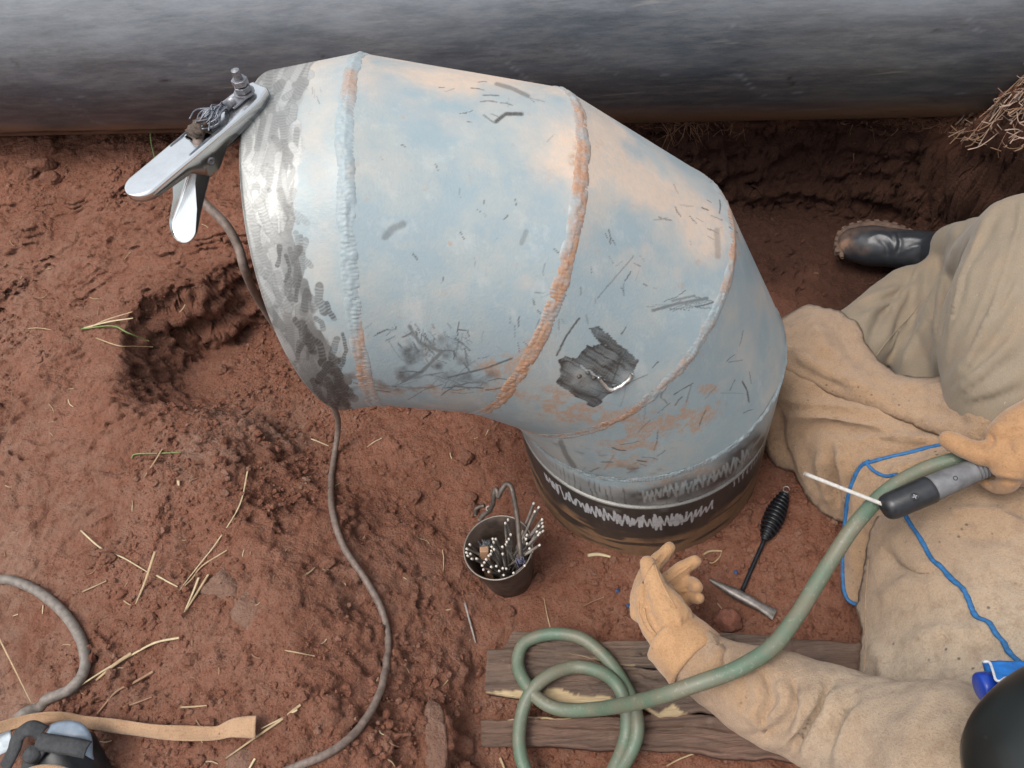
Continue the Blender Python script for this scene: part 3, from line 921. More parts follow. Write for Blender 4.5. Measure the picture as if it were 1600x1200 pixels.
    for i, c in enumerate(Ls):
        if i == 0: u, hf, rr = np.array([1.0, 0, 0]), 0, RAD - .0105
        elif i == 5: u, hf, rr = np.array([math.cos(DIRS[4]), 0, math.sin(DIRS[4])]), 0, RAD - .006
        else:
            ph = (DIRS[i - 1] + DIRS[i]) / 2
            hf = (DIRS[i] - DIRS[i - 1]) / 2
            u, rr = np.array([math.cos(ph), 0, math.sin(ph)]), ri
        if i == 5:
            rings.append(c + ri * (np.cos(t)[:, None] * u + np.sin(t)[:, None] * np.array([0, 1.0, 0])) - .001 * np.array([-math.sin(DIRS[4]), 0, math.cos(DIRS[4])]))
        rings.append(c + rr * (np.cos(t)[:, None] * u / math.cos(hf) + np.sin(t)[:, None] * np.array([0, 1.0, 0])))
        if i == 0:
            rings.append(np.array([0, 0, .002]) + ri * (np.cos(t)[:, None] * u + np.sin(t)[:, None] * np.array([0, 1.0, 0])))
    obj('inner_wall', np.vstack(rings), gridF(len(rings), 96, False, True), simple('bare_dull_steel', (.22, .20, .18), .5, .7), e)
    # torn remains of a cut-off lug inside the inked patch: a ragged lip standing proud
    seg = []
    bv = []
    c0 = None
    for (x, y) in [(935, 588), (945, 601), (955, 607), (966, 603), (978, 594), (986, 583)]:
        bv.append((x, y))
    V = []
    dpt = {}
    def hit(x, y):                                  # first wall of the elbow along a sight line
        d = ray(x, y)
        d = d / np.linalg.norm(d)
        best = 9
        for k in range(5):
            A1 = JNT[k]; a = DIRS[k]
            ax = np.array([-math.sin(a), 0, math.cos(a)])
            A0 = JNT[k - 1] if k else np.array([0, 0, -.01])
            o_ = CAM_LOC - A0
            dp = d - ax * (d @ ax); op = o_ - ax * (o_ @ ax)
            A, B, C = dp @ dp, 2 * dp @ op, op @ op - RAD ** 2
            D = B * B - 4 * A * C
            if D <= 0: continue
            tt = (-B - math.sqrt(D)) / 2 / A
            X = CAM_LOC + d * tt
            m0 = math.tan((a - DIRS[k - 1]) / 2) if k else 0
            m1 = math.tan((DIRS[k + 1] - a) / 2) if k < 4 else 0
            u = np.array([math.cos(a), 0, math.sin(a)])
            ct = (X - A0) @ u
            s = (X - A0) @ ax
            if -ct * m0 - .004 <= s <= (A1 - A0) @ ax + ct * m1 + .004 and tt < best:
                best = tt
                Nn = (X - A0) - ax * s
                res = (X, Nn / RAD)
        return res if best < 9 else None
    global elbow_hit
    elbow_hit = hit
    mb = MB()
    pts = [hit(*q) for q in bv]
    Pc = catmull([p[0] + p[1] * .003 for p in pts], 5)
    Nn = norm(np.mean([p[1] for p in pts], 0))
    V_, F_ = tube(Pc, .0022 + .0008 * RNG.random(len(Pc)), 8)
    V_ += .0010 * np.stack([vnoise(V_ * 180, 1), vnoise(V_ * 180, 2), vnoise(V_ * 180, 3)], 1)
    mb.add(V_, F_)
    for (x, y) in [(905, 588), (918, 582), (928, 590), (940, 596)]:
        p = hit(x, y)
        Vv, Ff = ICV * RNG.uniform(.6, 1.2, (12, 3)) * .0042 + p[0], ICF
        mb.add(Vv, Ff, 1)
    mb.build('torn_lug', [simple('bright_torn_steel', (.62, .61, .58), .35, .8), simple('burnt_steel', (.10, .085, .075), .6, .4)], e)
    return e

def n_sig(V):
    return fbm(V * 30, 3, 310)
ELBOW = elbow()

# ================================================================== THE RISER
def riser():
    n = NT('black_pipe_coating')
    mud, chalk, bare = n.attr('paint')
    f = n.noise(60, 5, .7)
    st = n.noise(30, 5, .7, n.map((1, 1, .25)))
    c = n.mix(st, (.014, .013, .013), (.055, .048, .042))
    c = n.mix(n.math('MULTIPLY', mud, n.ramp(f, [(.2, .6), (.55, 1.0)])), c, n.mix(st, (.15, .075, .036), (.31, .175, .09)))
    c = n.mix(bare, c, n.mix(f, (.22, .21, .19), (.55, .54, .50)))
    c = n.mix(n.math('MULTIPLY', chalk, n.ramp(f, [(.25, .45), (.5, 1.0)])), c, (.42, .42, .43))
    n.set(Base_Color=c, Roughness=n.math('ADD', .45, n.math('MULTIPLY', mud, .4)), Metallic=n.math('MULTIPLY', bare, .6))
    n.bump(n.math('ADD', f, st), .3, .002)
    nt = 1500
    t = np.linspace(0, 2 * np.pi, nt, endpoint=False)
    z = np.concatenate([np.arange(-.0095, -.25, -.0014), np.arange(-.25, -.34, -.02)])
    Z_, T = np.meshgrid(z, t, indexing='ij')
    Z_, T = Z_.ravel(), T.ravel()
    rr = RAD + .0006 * fbm(np.stack([np.cos(T) * 2, np.sin(T) * 2, Z_ * 5], 1), 2, 3)
    rr = rr - .0105 * sstep(-.0155, -.0095, Z_)
    V = np.stack([rr * np.cos(T), rr * np.sin(T), Z_], 1)
    al = (T - 1.5 * np.pi) * RAD                     # along the wall, 0 nearest the camera
    top = np.interp(al, [-.35, -.2, .0, .2, .35], [-.10, -.125, -.145, -.12, -.07])
    nz = fbm(V * 14, 4, 320)
    n2 = fbm(np.stack([al * 9, Z_ * 50, 0 * al], 1), 4, 321)
    mud = sstep(.02, -.025, Z_ - top + .06 * nz)
    mud = np.clip(mud * (1 - .9 * sstep(.08, .3, n2)) + .18 * nz, 0, 1)
    bare = .55 * sstep(-.020, -.014, Z_)
    bare = np.maximum(bare, .25 * sstep(.2, .5, fbm(np.stack([al * 20, Z_ * 60, 0 * al], 1), 3, 325)) * sstep(-.05, -.02, Z_))
    chalk = np.zeros(len(V))
    # chalk zigzag scrawled round the wall
    zz, a = [], -.245
    up = True
    while a < .10:
        dz = np.interp(a, [-.25, -.2, -.1, 0, .10], [.016, .021, .028, .031, .024]) * RNG.uniform(.6, 1.1)
        mid = np.interp(a, [-.25, -.1, .02, .10], [-.055, -.066, -.080, -.074])
        zz.append((a + RNG.normal(0, .0012), mid + (dz if up else -dz) * RNG.uniform(.55, 1.15)))
        a += RNG.uniform(.0006, .0075) if RNG.random() < .85 else -RNG.uniform(.001, .006)
        up = not up if RNG.random() < .93 else up
    zz = np.array(zz)
    Q = np.stack([al, Z_], 1)
    reg = np.where((np.abs(al + .07) < .21) & (Z_ > -.135) & (Z_ < -.018))[0]
    Qr = Q[reg] + .0009 * np.stack([fbm(V[reg] * 160, 2, 7), fbm(V[reg] * 160, 2, 8)], 1)
    ch = np.zeros(len(reg))
    for A, B in zip(zz[:-1], zz[1:]):
        lo = np.where(np.abs(Qr[:, 0] - A[0]) < .015)[0]
        dd, _ = seg_dist(Qr[lo], A, B)
        ch[lo] = np.maximum(ch[lo], 1 - sstep(.0012, .0027, dd))
    chalk[reg] = ch
    # a second, thinner scrawl to the right
    r2 = np.where((al > .14) & (al < .26) & (Z_ > -.05) & (Z_ < -.018))[0]
    s_ = np.sin(al[r2] * 520 + 3 * fbm(V[r2] * 40, 2, 9))
    chalk[r2] = np.maximum(chalk[r2], np.clip((s_ - .35) * 1.3, 0, .8) * sstep(-.055, -.04, Z_[r2]))
    e = thing('riser_pipe', (0, 0, FLOOR), 'black pipe stub rising from the soil with white chalk zigzag under the elbow', 'pipe')
    obj('pipe_wall', V, gridF(len(z), nt, False, True), n.m, e, attrs={'paint': np.stack([mud, chalk, bare], 1)})
    t = np.linspace(0, 2 * np.pi, 96, endpoint=False)
    rings = [np.stack([r * np.cos(t), r * np.sin(t), 0 * t + zq], 1) for r, zq in ((RAD - .0105, -.0095), (RAD - .0115, -.0095), (RAD - .0115, -.33))]
    obj('inner_wall', np.vstack(rings), gridF(3, 96, False, True)[:, ::-1], simple('inside_steel', (.12, .10, .09), .6, .5), e)
    # root tacks bridging the joint
    for a in (-2.35, -1.35, -.55, .7, 2.0):
        d = np.array([math.cos(a), math.sin(a), 0]); q = np.array([-d[1], d[0], 0])
        P = np.array([d * (RAD - .0075) + q * x + np.array([0, 0, -.008]) for x in np.linspace(-.022, .022, 12)])
        V_, F_ = tube(P, .0042 + .0008 * np.sin(np.arange(12) * 2.2), 8)
        obj('tack_weld', V_, F_, simple('tack_weld_steel', (.10, .10, .12), .35, .8), e)
riser()

# ================================================================== EARTH CLAMP
M_CHROME = simple('bright_zinc_plate', (.74, .75, .74), .22, .95, .06, 40, .06, .0006)
M_CHROMED = simple('scuffed_dark_plate', (.20, .21, .23), .30, .85, .5, 90, .2, .0006)
M_BOLT = simple('grey_galvanised_bolt', (.26, .26, .28), .45, .8, .3, 200, .2, .0005)
M_WIRE = simple('grey_wire_strand', (.22, .23, .26), .45, .7, .4, 300, .1)
M_BURNT = simple('burnt_rubber', (.085, .062, .048), .85, 0, .5, 250, .6, .002)
M_BCABLE = simple('worn_brown_rubber', (.155, .115, .095), .6, 0, .35, 120, .25, .0008)
M_GCABLE = simple('worn_grey_rubber', (.17, .145, .125), .6, 0, .35, 90, .25, .0008)

def channel(a0, a1, org, A, N, Wv, hw, dep, round_end, hole=None, th=.0016, na=70, mbm=0):
    """pressed U channel: web in the plane of A and Wv, sides folded along -N."""
    L = a1 - a0
    s = np.concatenate([np.linspace(0, L - .03, na), L - .03 + .03 * np.sin(np.linspace(0, np.pi / 2, 16)[1:])])
    prof = []
    nc = 9
    rows = []
    for x in s:
        w = float(np.interp(x + a0, *hw)); d = float(np.interp(x + a0, *dep))
        if round_end and x > L - w:
            q = (x - (L - w)) / w
            w2 = w * math.sqrt(max(1 - q * q, 0.0009))
        else: w2 = w
        r = min(.004, d * .4, w2 * .6)
        pts = [(-w2 - .0005, -d), (-w2, -r - .0005)]
        for k in range(1, 4): 
            q = k / 4 * np.pi / 2
            pts.append((-w2 + r - r * math.cos(q), -r + r * math.sin(q)))
        nw = 9
        for k in range(nw): pts.append(((-w2 + r) + (2 * w2 - 2 * r) * k / (nw - 1), 0.0))
        for k in range(3, 0, -1):
            q = k / 4 * np.pi / 2
            pts.append((w2 - r + r * math.cos(q), -r + r * math.sin(q)))
        pts += [(w2, -r - .0005), (w2 + .0005, -d)]
        rows.append([org + A * (a0 + x) + Wv * p + N * q for p, q in pts])
    V = np.array(rows)
    n0, n1 = V.shape[:2]
    F = gridF(n0, n1)
    if hole:
        keep = []
        for f in F:
            i, j = f[0] // n1, f[0] % n1
            if hole[0] < a0 + s[i] < hole[1] and n1 // 2 - 3 <= j < n1 // 2 + 3: continue
            keep.append(f)
        F = np.array(keep)
    return V.reshape(-1, 3), F

def solid(o, th, off=-1):
    m = o.modifiers.new('thickness', 'SOLIDIFY')
    m.thickness = th
    m.offset = off
    return o

def prism(c, A, r, h, n=6, rot=0):
    A = norm(A)
    q = np.array([1.0, 0, 0]) if abs(A[0]) < .8 else np.array([0, 1.0, 0])
    U = norm(np.cross(A, q)); W = np.cross(A, U)
    t = np.linspace(0, 2 * np.pi, n, endpoint=False) + rot
    ring = r * (np.cos(t)[:, None] * U + np.sin(t)[:, None] * W)
    V = np.vstack([c + ring, c + A * h + ring])
    F = [[i, (i + 1) % n, n + (i + 1) % n, n + i] for i in range(n)] + [list(range(n))[::-1], list(range(n, 2 * n))]
    return V, F

def lathe(c, A, prof, n=32):                     # prof: list of (distance along A, radius)
    A = norm(A)
    q = np.array([1.0, 0, 0]) if abs(A[0]) < .8 else np.array([0, 1.0, 0])
    U = norm(np.cross(A, q)); W = np.cross(A, U)
    t = np.linspace(0, 2 * np.pi, n, endpoint=False)
    V = np.array([c + A * h + r * (math.cos(a) * U + math.sin(a) * W) for h, r in prof for a in t])
    return V, gridF(len(prof), n, False, True)

def clamp():
    hT = elbow_hit(414, 150)
    T = hT[0] + hT[1] * .016
    E = atz(200, 303, T[2] + .000)
    L = np.linalg.norm(E - T)
    A = (E - T) / L
    N = np.array([0, 0, 1.0]) * 1.0 + norm(CAM_LOC - T) * .12
    N = norm(N - A * (N @ A))
    W = np.cross(N, A)
    if (CAM_LOC - T) @ W < 0: W = -W
    e = thing('earth_clamp', T, 'shiny plated earth clamp gripping the open rim of the grey elbow', 'clamp')
    hw = ([0, .02, .05, L * .62, L - .05, L], [.014, .0200, .0215, .0215, .0210, .0210])
    dp = ([0, .03, L * .42, L * .52, L * .60, L * .68, L], [.012, .016, .020, .036, .034, .016, .009])
    V, F = channel(0, L, T, A, N, W, hw, dp, True, (L * .44, L * .535))
    o = obj('upper_jaw', V, F, M_CHROME, e)
    solid(o, .0016)
    # bolt with two nuts through the jaw, cable lug under them
    B = T + A * .024
    V, F = lathe(B, N, [(-.012, .0001), (-.012, .005)] + [(-.012 + .0008 * i, .0046 + .0006 * (i % 2)) for i in range(1, 60)] + [(.0355, .0042), (.0365, .0001)], 16)
    bo = obj('bolt', V, F, M_BOLT, e)
    for h, r_, q in ((.0075, .0105, .3), (.0165, .0100, .8)):
        V, F = prism(B + N * h, N, r_, .0072, 6, q)
        bevel(obj('nut', V, F, M_BOLT, bo, smooth=False), .0008)
    V, F = lathe(B, N, [(.0045, .005), (.0045, .0125), (.0065, .0125), (.0065, .005)], 28)
    obj('washer', V, F, M_BOLT, bo, smooth=False)
    V, F = hull_box(B + A * .010 + N * .003, A * .018, W * .0085, N * .0012)
    lug = obj('cable_lug', V, F, M_BOLT, e, smooth=False)
    bevel(lug, .0008)
    V, F = tube([B + A * .02 + N * .006, B + A * .034 + N * .006], .0058, 12)
    obj('ferrule', V, F, M_BOLT, lug)
    mb = MB()
    for k in range(46):                            # bare strands of the cable, frayed
        o1, o2 = RNG.normal(0, .0026, 2), RNG.normal(0, .0036, 2)
        b = RNG.normal(0, .005, 2)
        loose = RNG.random() < .22
        pts = [B + A * .032 + W * o1[0] + N * (.006 + o1[1]), B + A * (.046) + W * (o2[0] + b[0] * .5) + N * (.0085 + abs(b[1]) * .5),
               B + A * .060 + W * (o2[0] + b[0]) + N * (.008 + o2[1]), B + A * .078 + W * o1[0] * 1.4 + N * (.007 + o1[1])]
        if loose:
            pts[2] = pts[2] + W * RNG.normal(0, .010) + N * RNG.uniform(0, .010)
            pts[3] = pts[3] + W * RNG.normal(0, .010) + N * RNG.uniform(0, .010)
        mb.add(*tube(catmull(pts, 4), .00058, 4, False))
    tag(mb.build('wire_strands', M_WIRE, e), kind='stuff')
    q = np.linspace(0, 1, 26)
    P = np.array([B + A * (.066 + .024 * x) + N * (.0075 - .002 * x) for x in q])
    V, F = tube(P, .0068 + .0022 * np.sin(q * np.pi), 16)
    V += .0022 * np.stack([vnoise(V * 260, i) for i in range(3)], 1)
    obj('burnt_insulation', V, F, M_BURNT, e)
    # rivet on the side facing the camera
    pv = T + A * (L * .545) - N * .021
    for sg in (1, -1):
        V, F = lathe(pv + W * sg * .0195, W * sg, [(0, .0062), (.002, .0058), (.003, .0034), (.003, .0028), (.0012, .0024), (.0012, .0001)], 20)
        obj('rivet', V, F if sg > 0 else F, M_BOLT, e)
    V, F = tube([pv - W * .019, pv + W * .019], .004, 12)
    obj('pivot_pin', V, F, M_BOLT, e)
    th_ = np.linspace(0, 2 * np.pi * 7, 150)
    P = np.array([pv + W * (-.012 + .024 * a / th_[-1]) + (A * math.cos(a) + N * math.sin(a)) * .008 for a in th_])
    V, F = tube(P, .0011, 6)
    obj('spring', V, F, M_BOLT, e)
    # lower lever: the trough-shaped handle hanging open below
    best = None
    for ph in np.linspace(.1, 1.0, 46):
        for l in np.linspace(.08, .16, 33):
            Q = pv + (A * math.cos(ph) - N * math.sin(ph)) * l
            pq = project(Q[None])[0][0]
            sc = np.hypot(pq[0] - 272, pq[1] - 377)
            if best is None or sc < best[0]: best = (sc, ph, l)
    _, ph, l = best
    D = A * math.cos(ph) - N * math.sin(ph)
    U = N * math.cos(ph) + A * math.sin(ph)
    o_ = pv - U * .010
    V, F = channel(-.012, l, o_, D, -U, W, ([-.02, .02, l - .045, l - .02, l], [.0185, .0185, .0205, .0225, .0225]), ([-.02, .0, .03, .06, l - .02, l], [.020, .026, .022, .010, .0045, .003]), True)
    obj('lower_handle', V, F[:, ::-1], M_CHROME, e)
    solid(bpy.context.scene.objects[-1] if False else e.children[-1], .0016, 1)
    # lower jaw reaching back under the rim
    tip = T - N * .030 + A * .012
    D2 = norm(tip - pv); l2 = np.linalg.norm(tip - pv)
    U2 = N - D2 * (N @ D2); U2 = norm(U2)
    V, F = channel(-.02, l2, pv - U2 * .004, D2, -U2, W, ([-.02, l2 - .03, l2], [.0165, .0160, .012]), ([-.02, .01, .06, l2], [.024, .028, .018, .010]), False)
    o = obj('lower_jaw', V, F[:, ::-1], M_CHROMED, e)
    solid(o, .0016, 1)
    return T, A, N, W, L
CL_T, CL_A, CL_N, CL_W, CL_L = clamp()

# ------------------------------------------------------------------ cables
def cable(name, P, r, mat, label, cat, ns=12, parent=None):
    P = catmull(P, 10)
    s = np.concatenate([[0], np.cumsum(np.linalg.norm(np.diff(P, axis=0), axis=1))])
    n = max(8, int(s[-1] / .006))
    q = np.linspace(0, s[-1], n)
    P = np.stack([np.interp(q, s, P[:, i]) for i in range(3)], 1)
    P[:, 2] = np.maximum(P[:, 2], height_fast(P[:, 0], P[:, 1]) + r * .75)
    rr = r * (1 + .03 * fbm(np.stack([q * 30, 0 * q, 0 * q], 1), 2, 5))
    V, F = tube(P, rr, ns)
    o = obj(name, V, F, mat, parent)
    if parent is None: tag(o, label, cat)
    return o

wnd = CL_T + CL_A * (CL_L * .47)
P = [CL_T + CL_A * .088 + CL_N * .007, CL_T + CL_A * .098 + CL_N * .006, wnd + CL_A * .006 - CL_N * .003, wnd + CL_A * .016 - CL_N * .020,
     atz(299, 292, .600), atz(318, 316, .585), atz(352, 350, .565), atz(372, 385, .54), atz(384, 425, .51), atz(405, 470, .37), atz(455, 545, .20), atz(502, 605, .03), atz(525, 645, -.08),
     atz(528, 672, -.14)]
P += list(onground_many([(524, 712), (519, 755), (521, 800), (538, 855), (573, 908), (598, 955), (608, 1008), (598, 1075), (566, 1135), (520, 1175), (455, 1203), (380, 1235)], .0065))
cable('earth_cable', P, .0066, M_BCABLE, 'brown rubber cable running from the clamp down over the soil', 'cable')
P = onground_many([(-60, 905), (0, 907), (35, 913), (72, 932), (108, 965), (132, 1005), (137, 1045), (115, 1078), (65, 1108), (10, 1140), (-50, 1175)], .008)
cable('loose_cable', P, .0090, M_GCABLE, 'grey rubber cable curving over the soil at the left edge of the photo', 'cable')

# ================================================================== PLANKS
def wood(name, a, b, ed):
    n = NT(name)
    ln = n.attr('edge')[0]
    g = n.noise(22, 6, .7, n.map((.10, 1, 1)), .6)
    g2 = n.noise(110, 5, .75, n.map((.05, 1, 1)), .3)
    bl = n.noise(6, 4, .6)
    c = n.mix(g, a, b)
    c = n.mix(n.math('MULTIPLY', n.ramp(g2, [(.35, 1.0), (.5, 0.0)]), .6), c, (.02, .015, .012))
    c = n.mix(n.math('MULTIPLY', n.ramp(bl, [(.48, 0.0), (.68, 1.0)]), .55), c, (.185, .10, .068))
    c = n.mix(n.math('MULTIPLY', n.ramp(n.noise(35, 4), [(.60, 0.0), (.75, 1.0)]), .4), c, (.26, .19, .15))
    c = n.mix(ln, c, n.mix(g2, (.36, .25, .14), (.60, .47, .28)))
    n.set(Base_Color=c, Roughness=.8)
    n.bump(n.math('ADD', g, n.math('MULTIPLY', g2, 1.4)), .9, .006)
    return n.m
M_WOODA = wood('weathered_board_dark', (.050, .034, .026), (.205, .140, .104), 0)
M_WOODB = wood('weathered_board_red', (.070, .040, .029), (.215, .128, .090), 0)

def plank(name, top, bot, z, th, mat, label, pale_top, pale_bot, pale_left, crack, seed):
    """top / bot: photo outlines of the board's two long edges, left to right."""
    nx = 190
    def res(pl):
        W3 = np.array([atz(x, y, z) for x, y in pl])
        s = np.concatenate([[0], np.cumsum(np.linalg.norm(np.diff(W3, axis=0), axis=1))])
        q = np.linspace(0, s[-1], nx)
        return np.stack([np.interp(q, s, W3[:, i]) for i in range(3)], 1), q
    Tp, q = res(top)
    Bt, q2 = res(bot)
    Yd = norm(Tp[nx // 2] - Bt[nx // 2])
    Tp = Tp + Yd * (.0055 * fbm(np.stack([q * 22, 0 * q, 0 * q], 1), 4, seed))[:, None]
    Bt = Bt + Yd * (.006 * fbm(np.stack([q2 * 22, 0 * q, 0 * q], 1), 4, seed + 3))[:, None]
    nv = 26
    v = np.linspace(0, 1, nv)
    top_ = Bt[:, None] * (1 - v)[None, :, None] + Tp[:, None] * v[None, :, None]
    Q = np.stack([q[:, None] * np.ones(nv)[None], v[None] * .12 * np.ones((nx, 1)), 0 * q[:, None] * v[None]], 2).reshape(-1, 3)
    hz = -.006 * sstep(.28, .5, fbm(Q * np.array([3, 60, 1]), 3, seed + 7)) + .0035 * fbm(Q * np.array([4, 30, 1]), 4, seed + 5) + .0026 * fbm(Q * np.array([12, 190, 1]), 3, seed + 6)
    top_ = top_.copy()
    top_[..., 2] += hz.reshape(nx, nv)
    pale = np.zeros((nx, nv))
    Pp, _ = project(top_.reshape(-1, 3))
    if crack is not None:
        for pl, wpx, dz in crack:
            dd, _ = poly_dist(Pp + 1.5 * np.stack([vnoise(top_.reshape(-1, 3) * 200, 1), vnoise(top_.reshape(-1, 3) * 200, 2)], 1), pl)
            top_[..., 2] -= (dz * (1 - sstep(.2 * wpx, wpx, dd))).reshape(nx, nv)
    nz = fbm(np.stack([q * 16, 0 * q, 0 * q], 1), 4, seed + 8)
    for k, (rng_, side) in enumerate(((pale_top, 1), (pale_bot, 0))):
        for (f0, f1, wid) in rng_:
            m = sstep(f0 - .02, f0 + .02, q / q[-1]) * sstep(f1 + .02, f1 - .02, q / q[-1])
            wd = wid * (.6 + .9 * nz) 
            d = (1 - v)[None] if side else v[None]
            p_ = (d < (wd * m)[:, None]) * 1.0
            pale = np.maximum(pale, p_)
            top_[..., 2] -= .006 * p_
    if pale_left: pale[:2] = 1
    low = np.stack([Bt, Tp], 1).copy()
    low[..., 2] = z - th
    V = np.concatenate([top_, low[:, ::-1]], 1)         # ring: bottom-edge .. top-edge, then underside
    n1 = nv + 2
    V = V.reshape(-1, 3)
    F = gridF(nx, n1, False, True).tolist()
    F.append(list(range(n1))); F.append([(nx - 1) * n1 + i for i in range(n1)][::-1])
    pl_ = np.concatenate([pale, np.zeros((nx, 2))], 1).reshape(-1, 1)
    o = obj(name, V, F, mat, None, attrs={'edge': np.repeat(pl_, 3, 1)})
    o.data.flip_normals()
    tag(o, label, 'plank', 'old boards lying on the pit floor')
    return o
ZP = -.185
plank('plank', [(801, 989), (850, 986), (935, 1000), (1000, 1003), (1050, 996), (1105, 990), (1200, 994), (1345, 1004), (1480, 1014)],
      [(788, 1010), (830, 1016), (900, 1022), (960, 1036), (1010, 1041), (1100, 1050), (1230, 1062), (1345, 1072), (1480, 1084)], ZP + .004, .03, M_WOODA,
      'narrow split board farthest from the camera, along the top of the boards', [(.06, .22, .10)], [(.1, .3, .06)], False,
      [([(1150, 990), (1143, 1005), (1148, 1012)], 3, .006), ([(1238, 996), (1242, 1030), (1250, 1060)], 2.5, .006), ([(1000, 1022), (1140, 1030), (1330, 1052)], 2.2, .006), ([(850, 1000), (950, 1014), (1030, 1020)], 2, .004)], 400)
plank('plank', [(761, 1016), (790, 1014), (900, 1024), (958, 1038), (1010, 1043), (1100, 1052), (1230, 1064), (1400, 1080)],
      [(757, 1080), (820, 1090), (860, 1096), (940, 1098), (1000, 1102), (1030, 1120), (1090, 1112), (1200, 1130), (1400, 1150)], ZP, .03, M_WOODA,
      'broad dark middle board under the coiled green cable, pale splintered lower edge', [], [(.02, .14, .18), (.15, .34, .22), (.38, .50, .30)], False,
      [([(765, 1030), (860, 1040), (960, 1052), (1080, 1070)], 2.0, .005), ([(960, 1036), (1010, 1043), (1080, 1046)], 2.5, .008), ([(860, 1072), (960, 1080), (1060, 1090)], 1.5, .003)], 430)
plank('plank', [(751, 1124), (812, 1121), (920, 1122), (1000, 1118), (1094, 1117), (1200, 1135), (1320, 1152)],
      [(752, 1166), (900, 1167), (1000, 1170), (1100, 1178), (1206, 1186), (1320, 1198)], ZP - .008, .025, M_WOODB,
      'reddish brown board nearest the camera with a clean cut left end', [(0.0, .27, .12)], [], False, [([(800, 1150), (900, 1146), (1000, 1152)], 1.2, .002)], 460)

# ================================================================== GREEN LEAD, HOLDER, ELECTRODE
def rubber_green():
    n = NT('worn_green_rubber')
    f = n.noise(40, 5, .65)
    c = n.mix(f, (.070, .115, .076), (.115, .165, .115))
    c = n.mix(n.math('MULTIPLY', n.ramp(n.noise(13, 5, .65), [(.40, 0.0), (.62, 1.0)]), .75), c, (.165, .138, .098))
    c = n.mix(n.math('MULTIPLY', n.ramp(n.noise(170, 4), [(.58, 0.0), (.7, 1.0)]), .4), c, (.30, .27, .21))
    n.set(Base_Color=c, Roughness=.5)
    n.bump(n.noise(200, 3), .2, .0008)
    return n.m
M_GREEN = rubber_green()
HZ = .13                                            # height of the holder over the lap
ZT = ZP + .016
lead = [atz(1640, 690, HZ + .03), atz(1570, 703, HZ + .022), atz(1500, 716, HZ + .008), atz(1440, 735, HZ - .005), atz(1385, 768, HZ - .012), atz(1340, 815, HZ - .014), atz(1305, 865, .10), atz(1272, 918, .09), atz(1243, 965, .088), atz(1205, 1012, .088),
        atz(1150, 1046, .088), atz(1090, 1068, .08), atz(1040, 1085, .055), atz(1000, 1096, .00), atz(965, 1103, -.06), atz(930, 1108, -.115), atz(880, 1109, -.15), atz(845, 1095, ZT + .012), atz(820, 1066, ZT + .008), atz(809, 1038, ZT), atz(815, 1010, ZT), atz(835, 996, ZT),
        atz(870, 990, ZT), atz(910, 998, ZT), atz(945, 1026, ZT), atz(970, 1060, ZT + .004), atz(990, 1100, ZT + .012), atz(996, 1140, ZT + .012), atz(985, 1176, ZT), atz(955, 1215, ZT), atz(900, 1243, ZT), atz(850, 1235, ZT), atz(822, 1205, ZT),
        atz(811, 1160, ZT), atz(816, 1112, ZT + .002), atz(832, 1078, ZT + .012), atz(862, 1053, ZT + .010), atz(900, 1042, ZT), atz(938, 1050, ZT + .01), atz(964, 1070, ZT + .024), atz(978, 1105, ZT + .016), atz(978, 1150, ZT), atz(960, 1200, ZT), atz(925, 1260, ZT)]
cable('welding_lead', lead, .0119, M_GREEN, 'thick green welding cable looped on the boards and laid over the forearm', 'cable', 16)

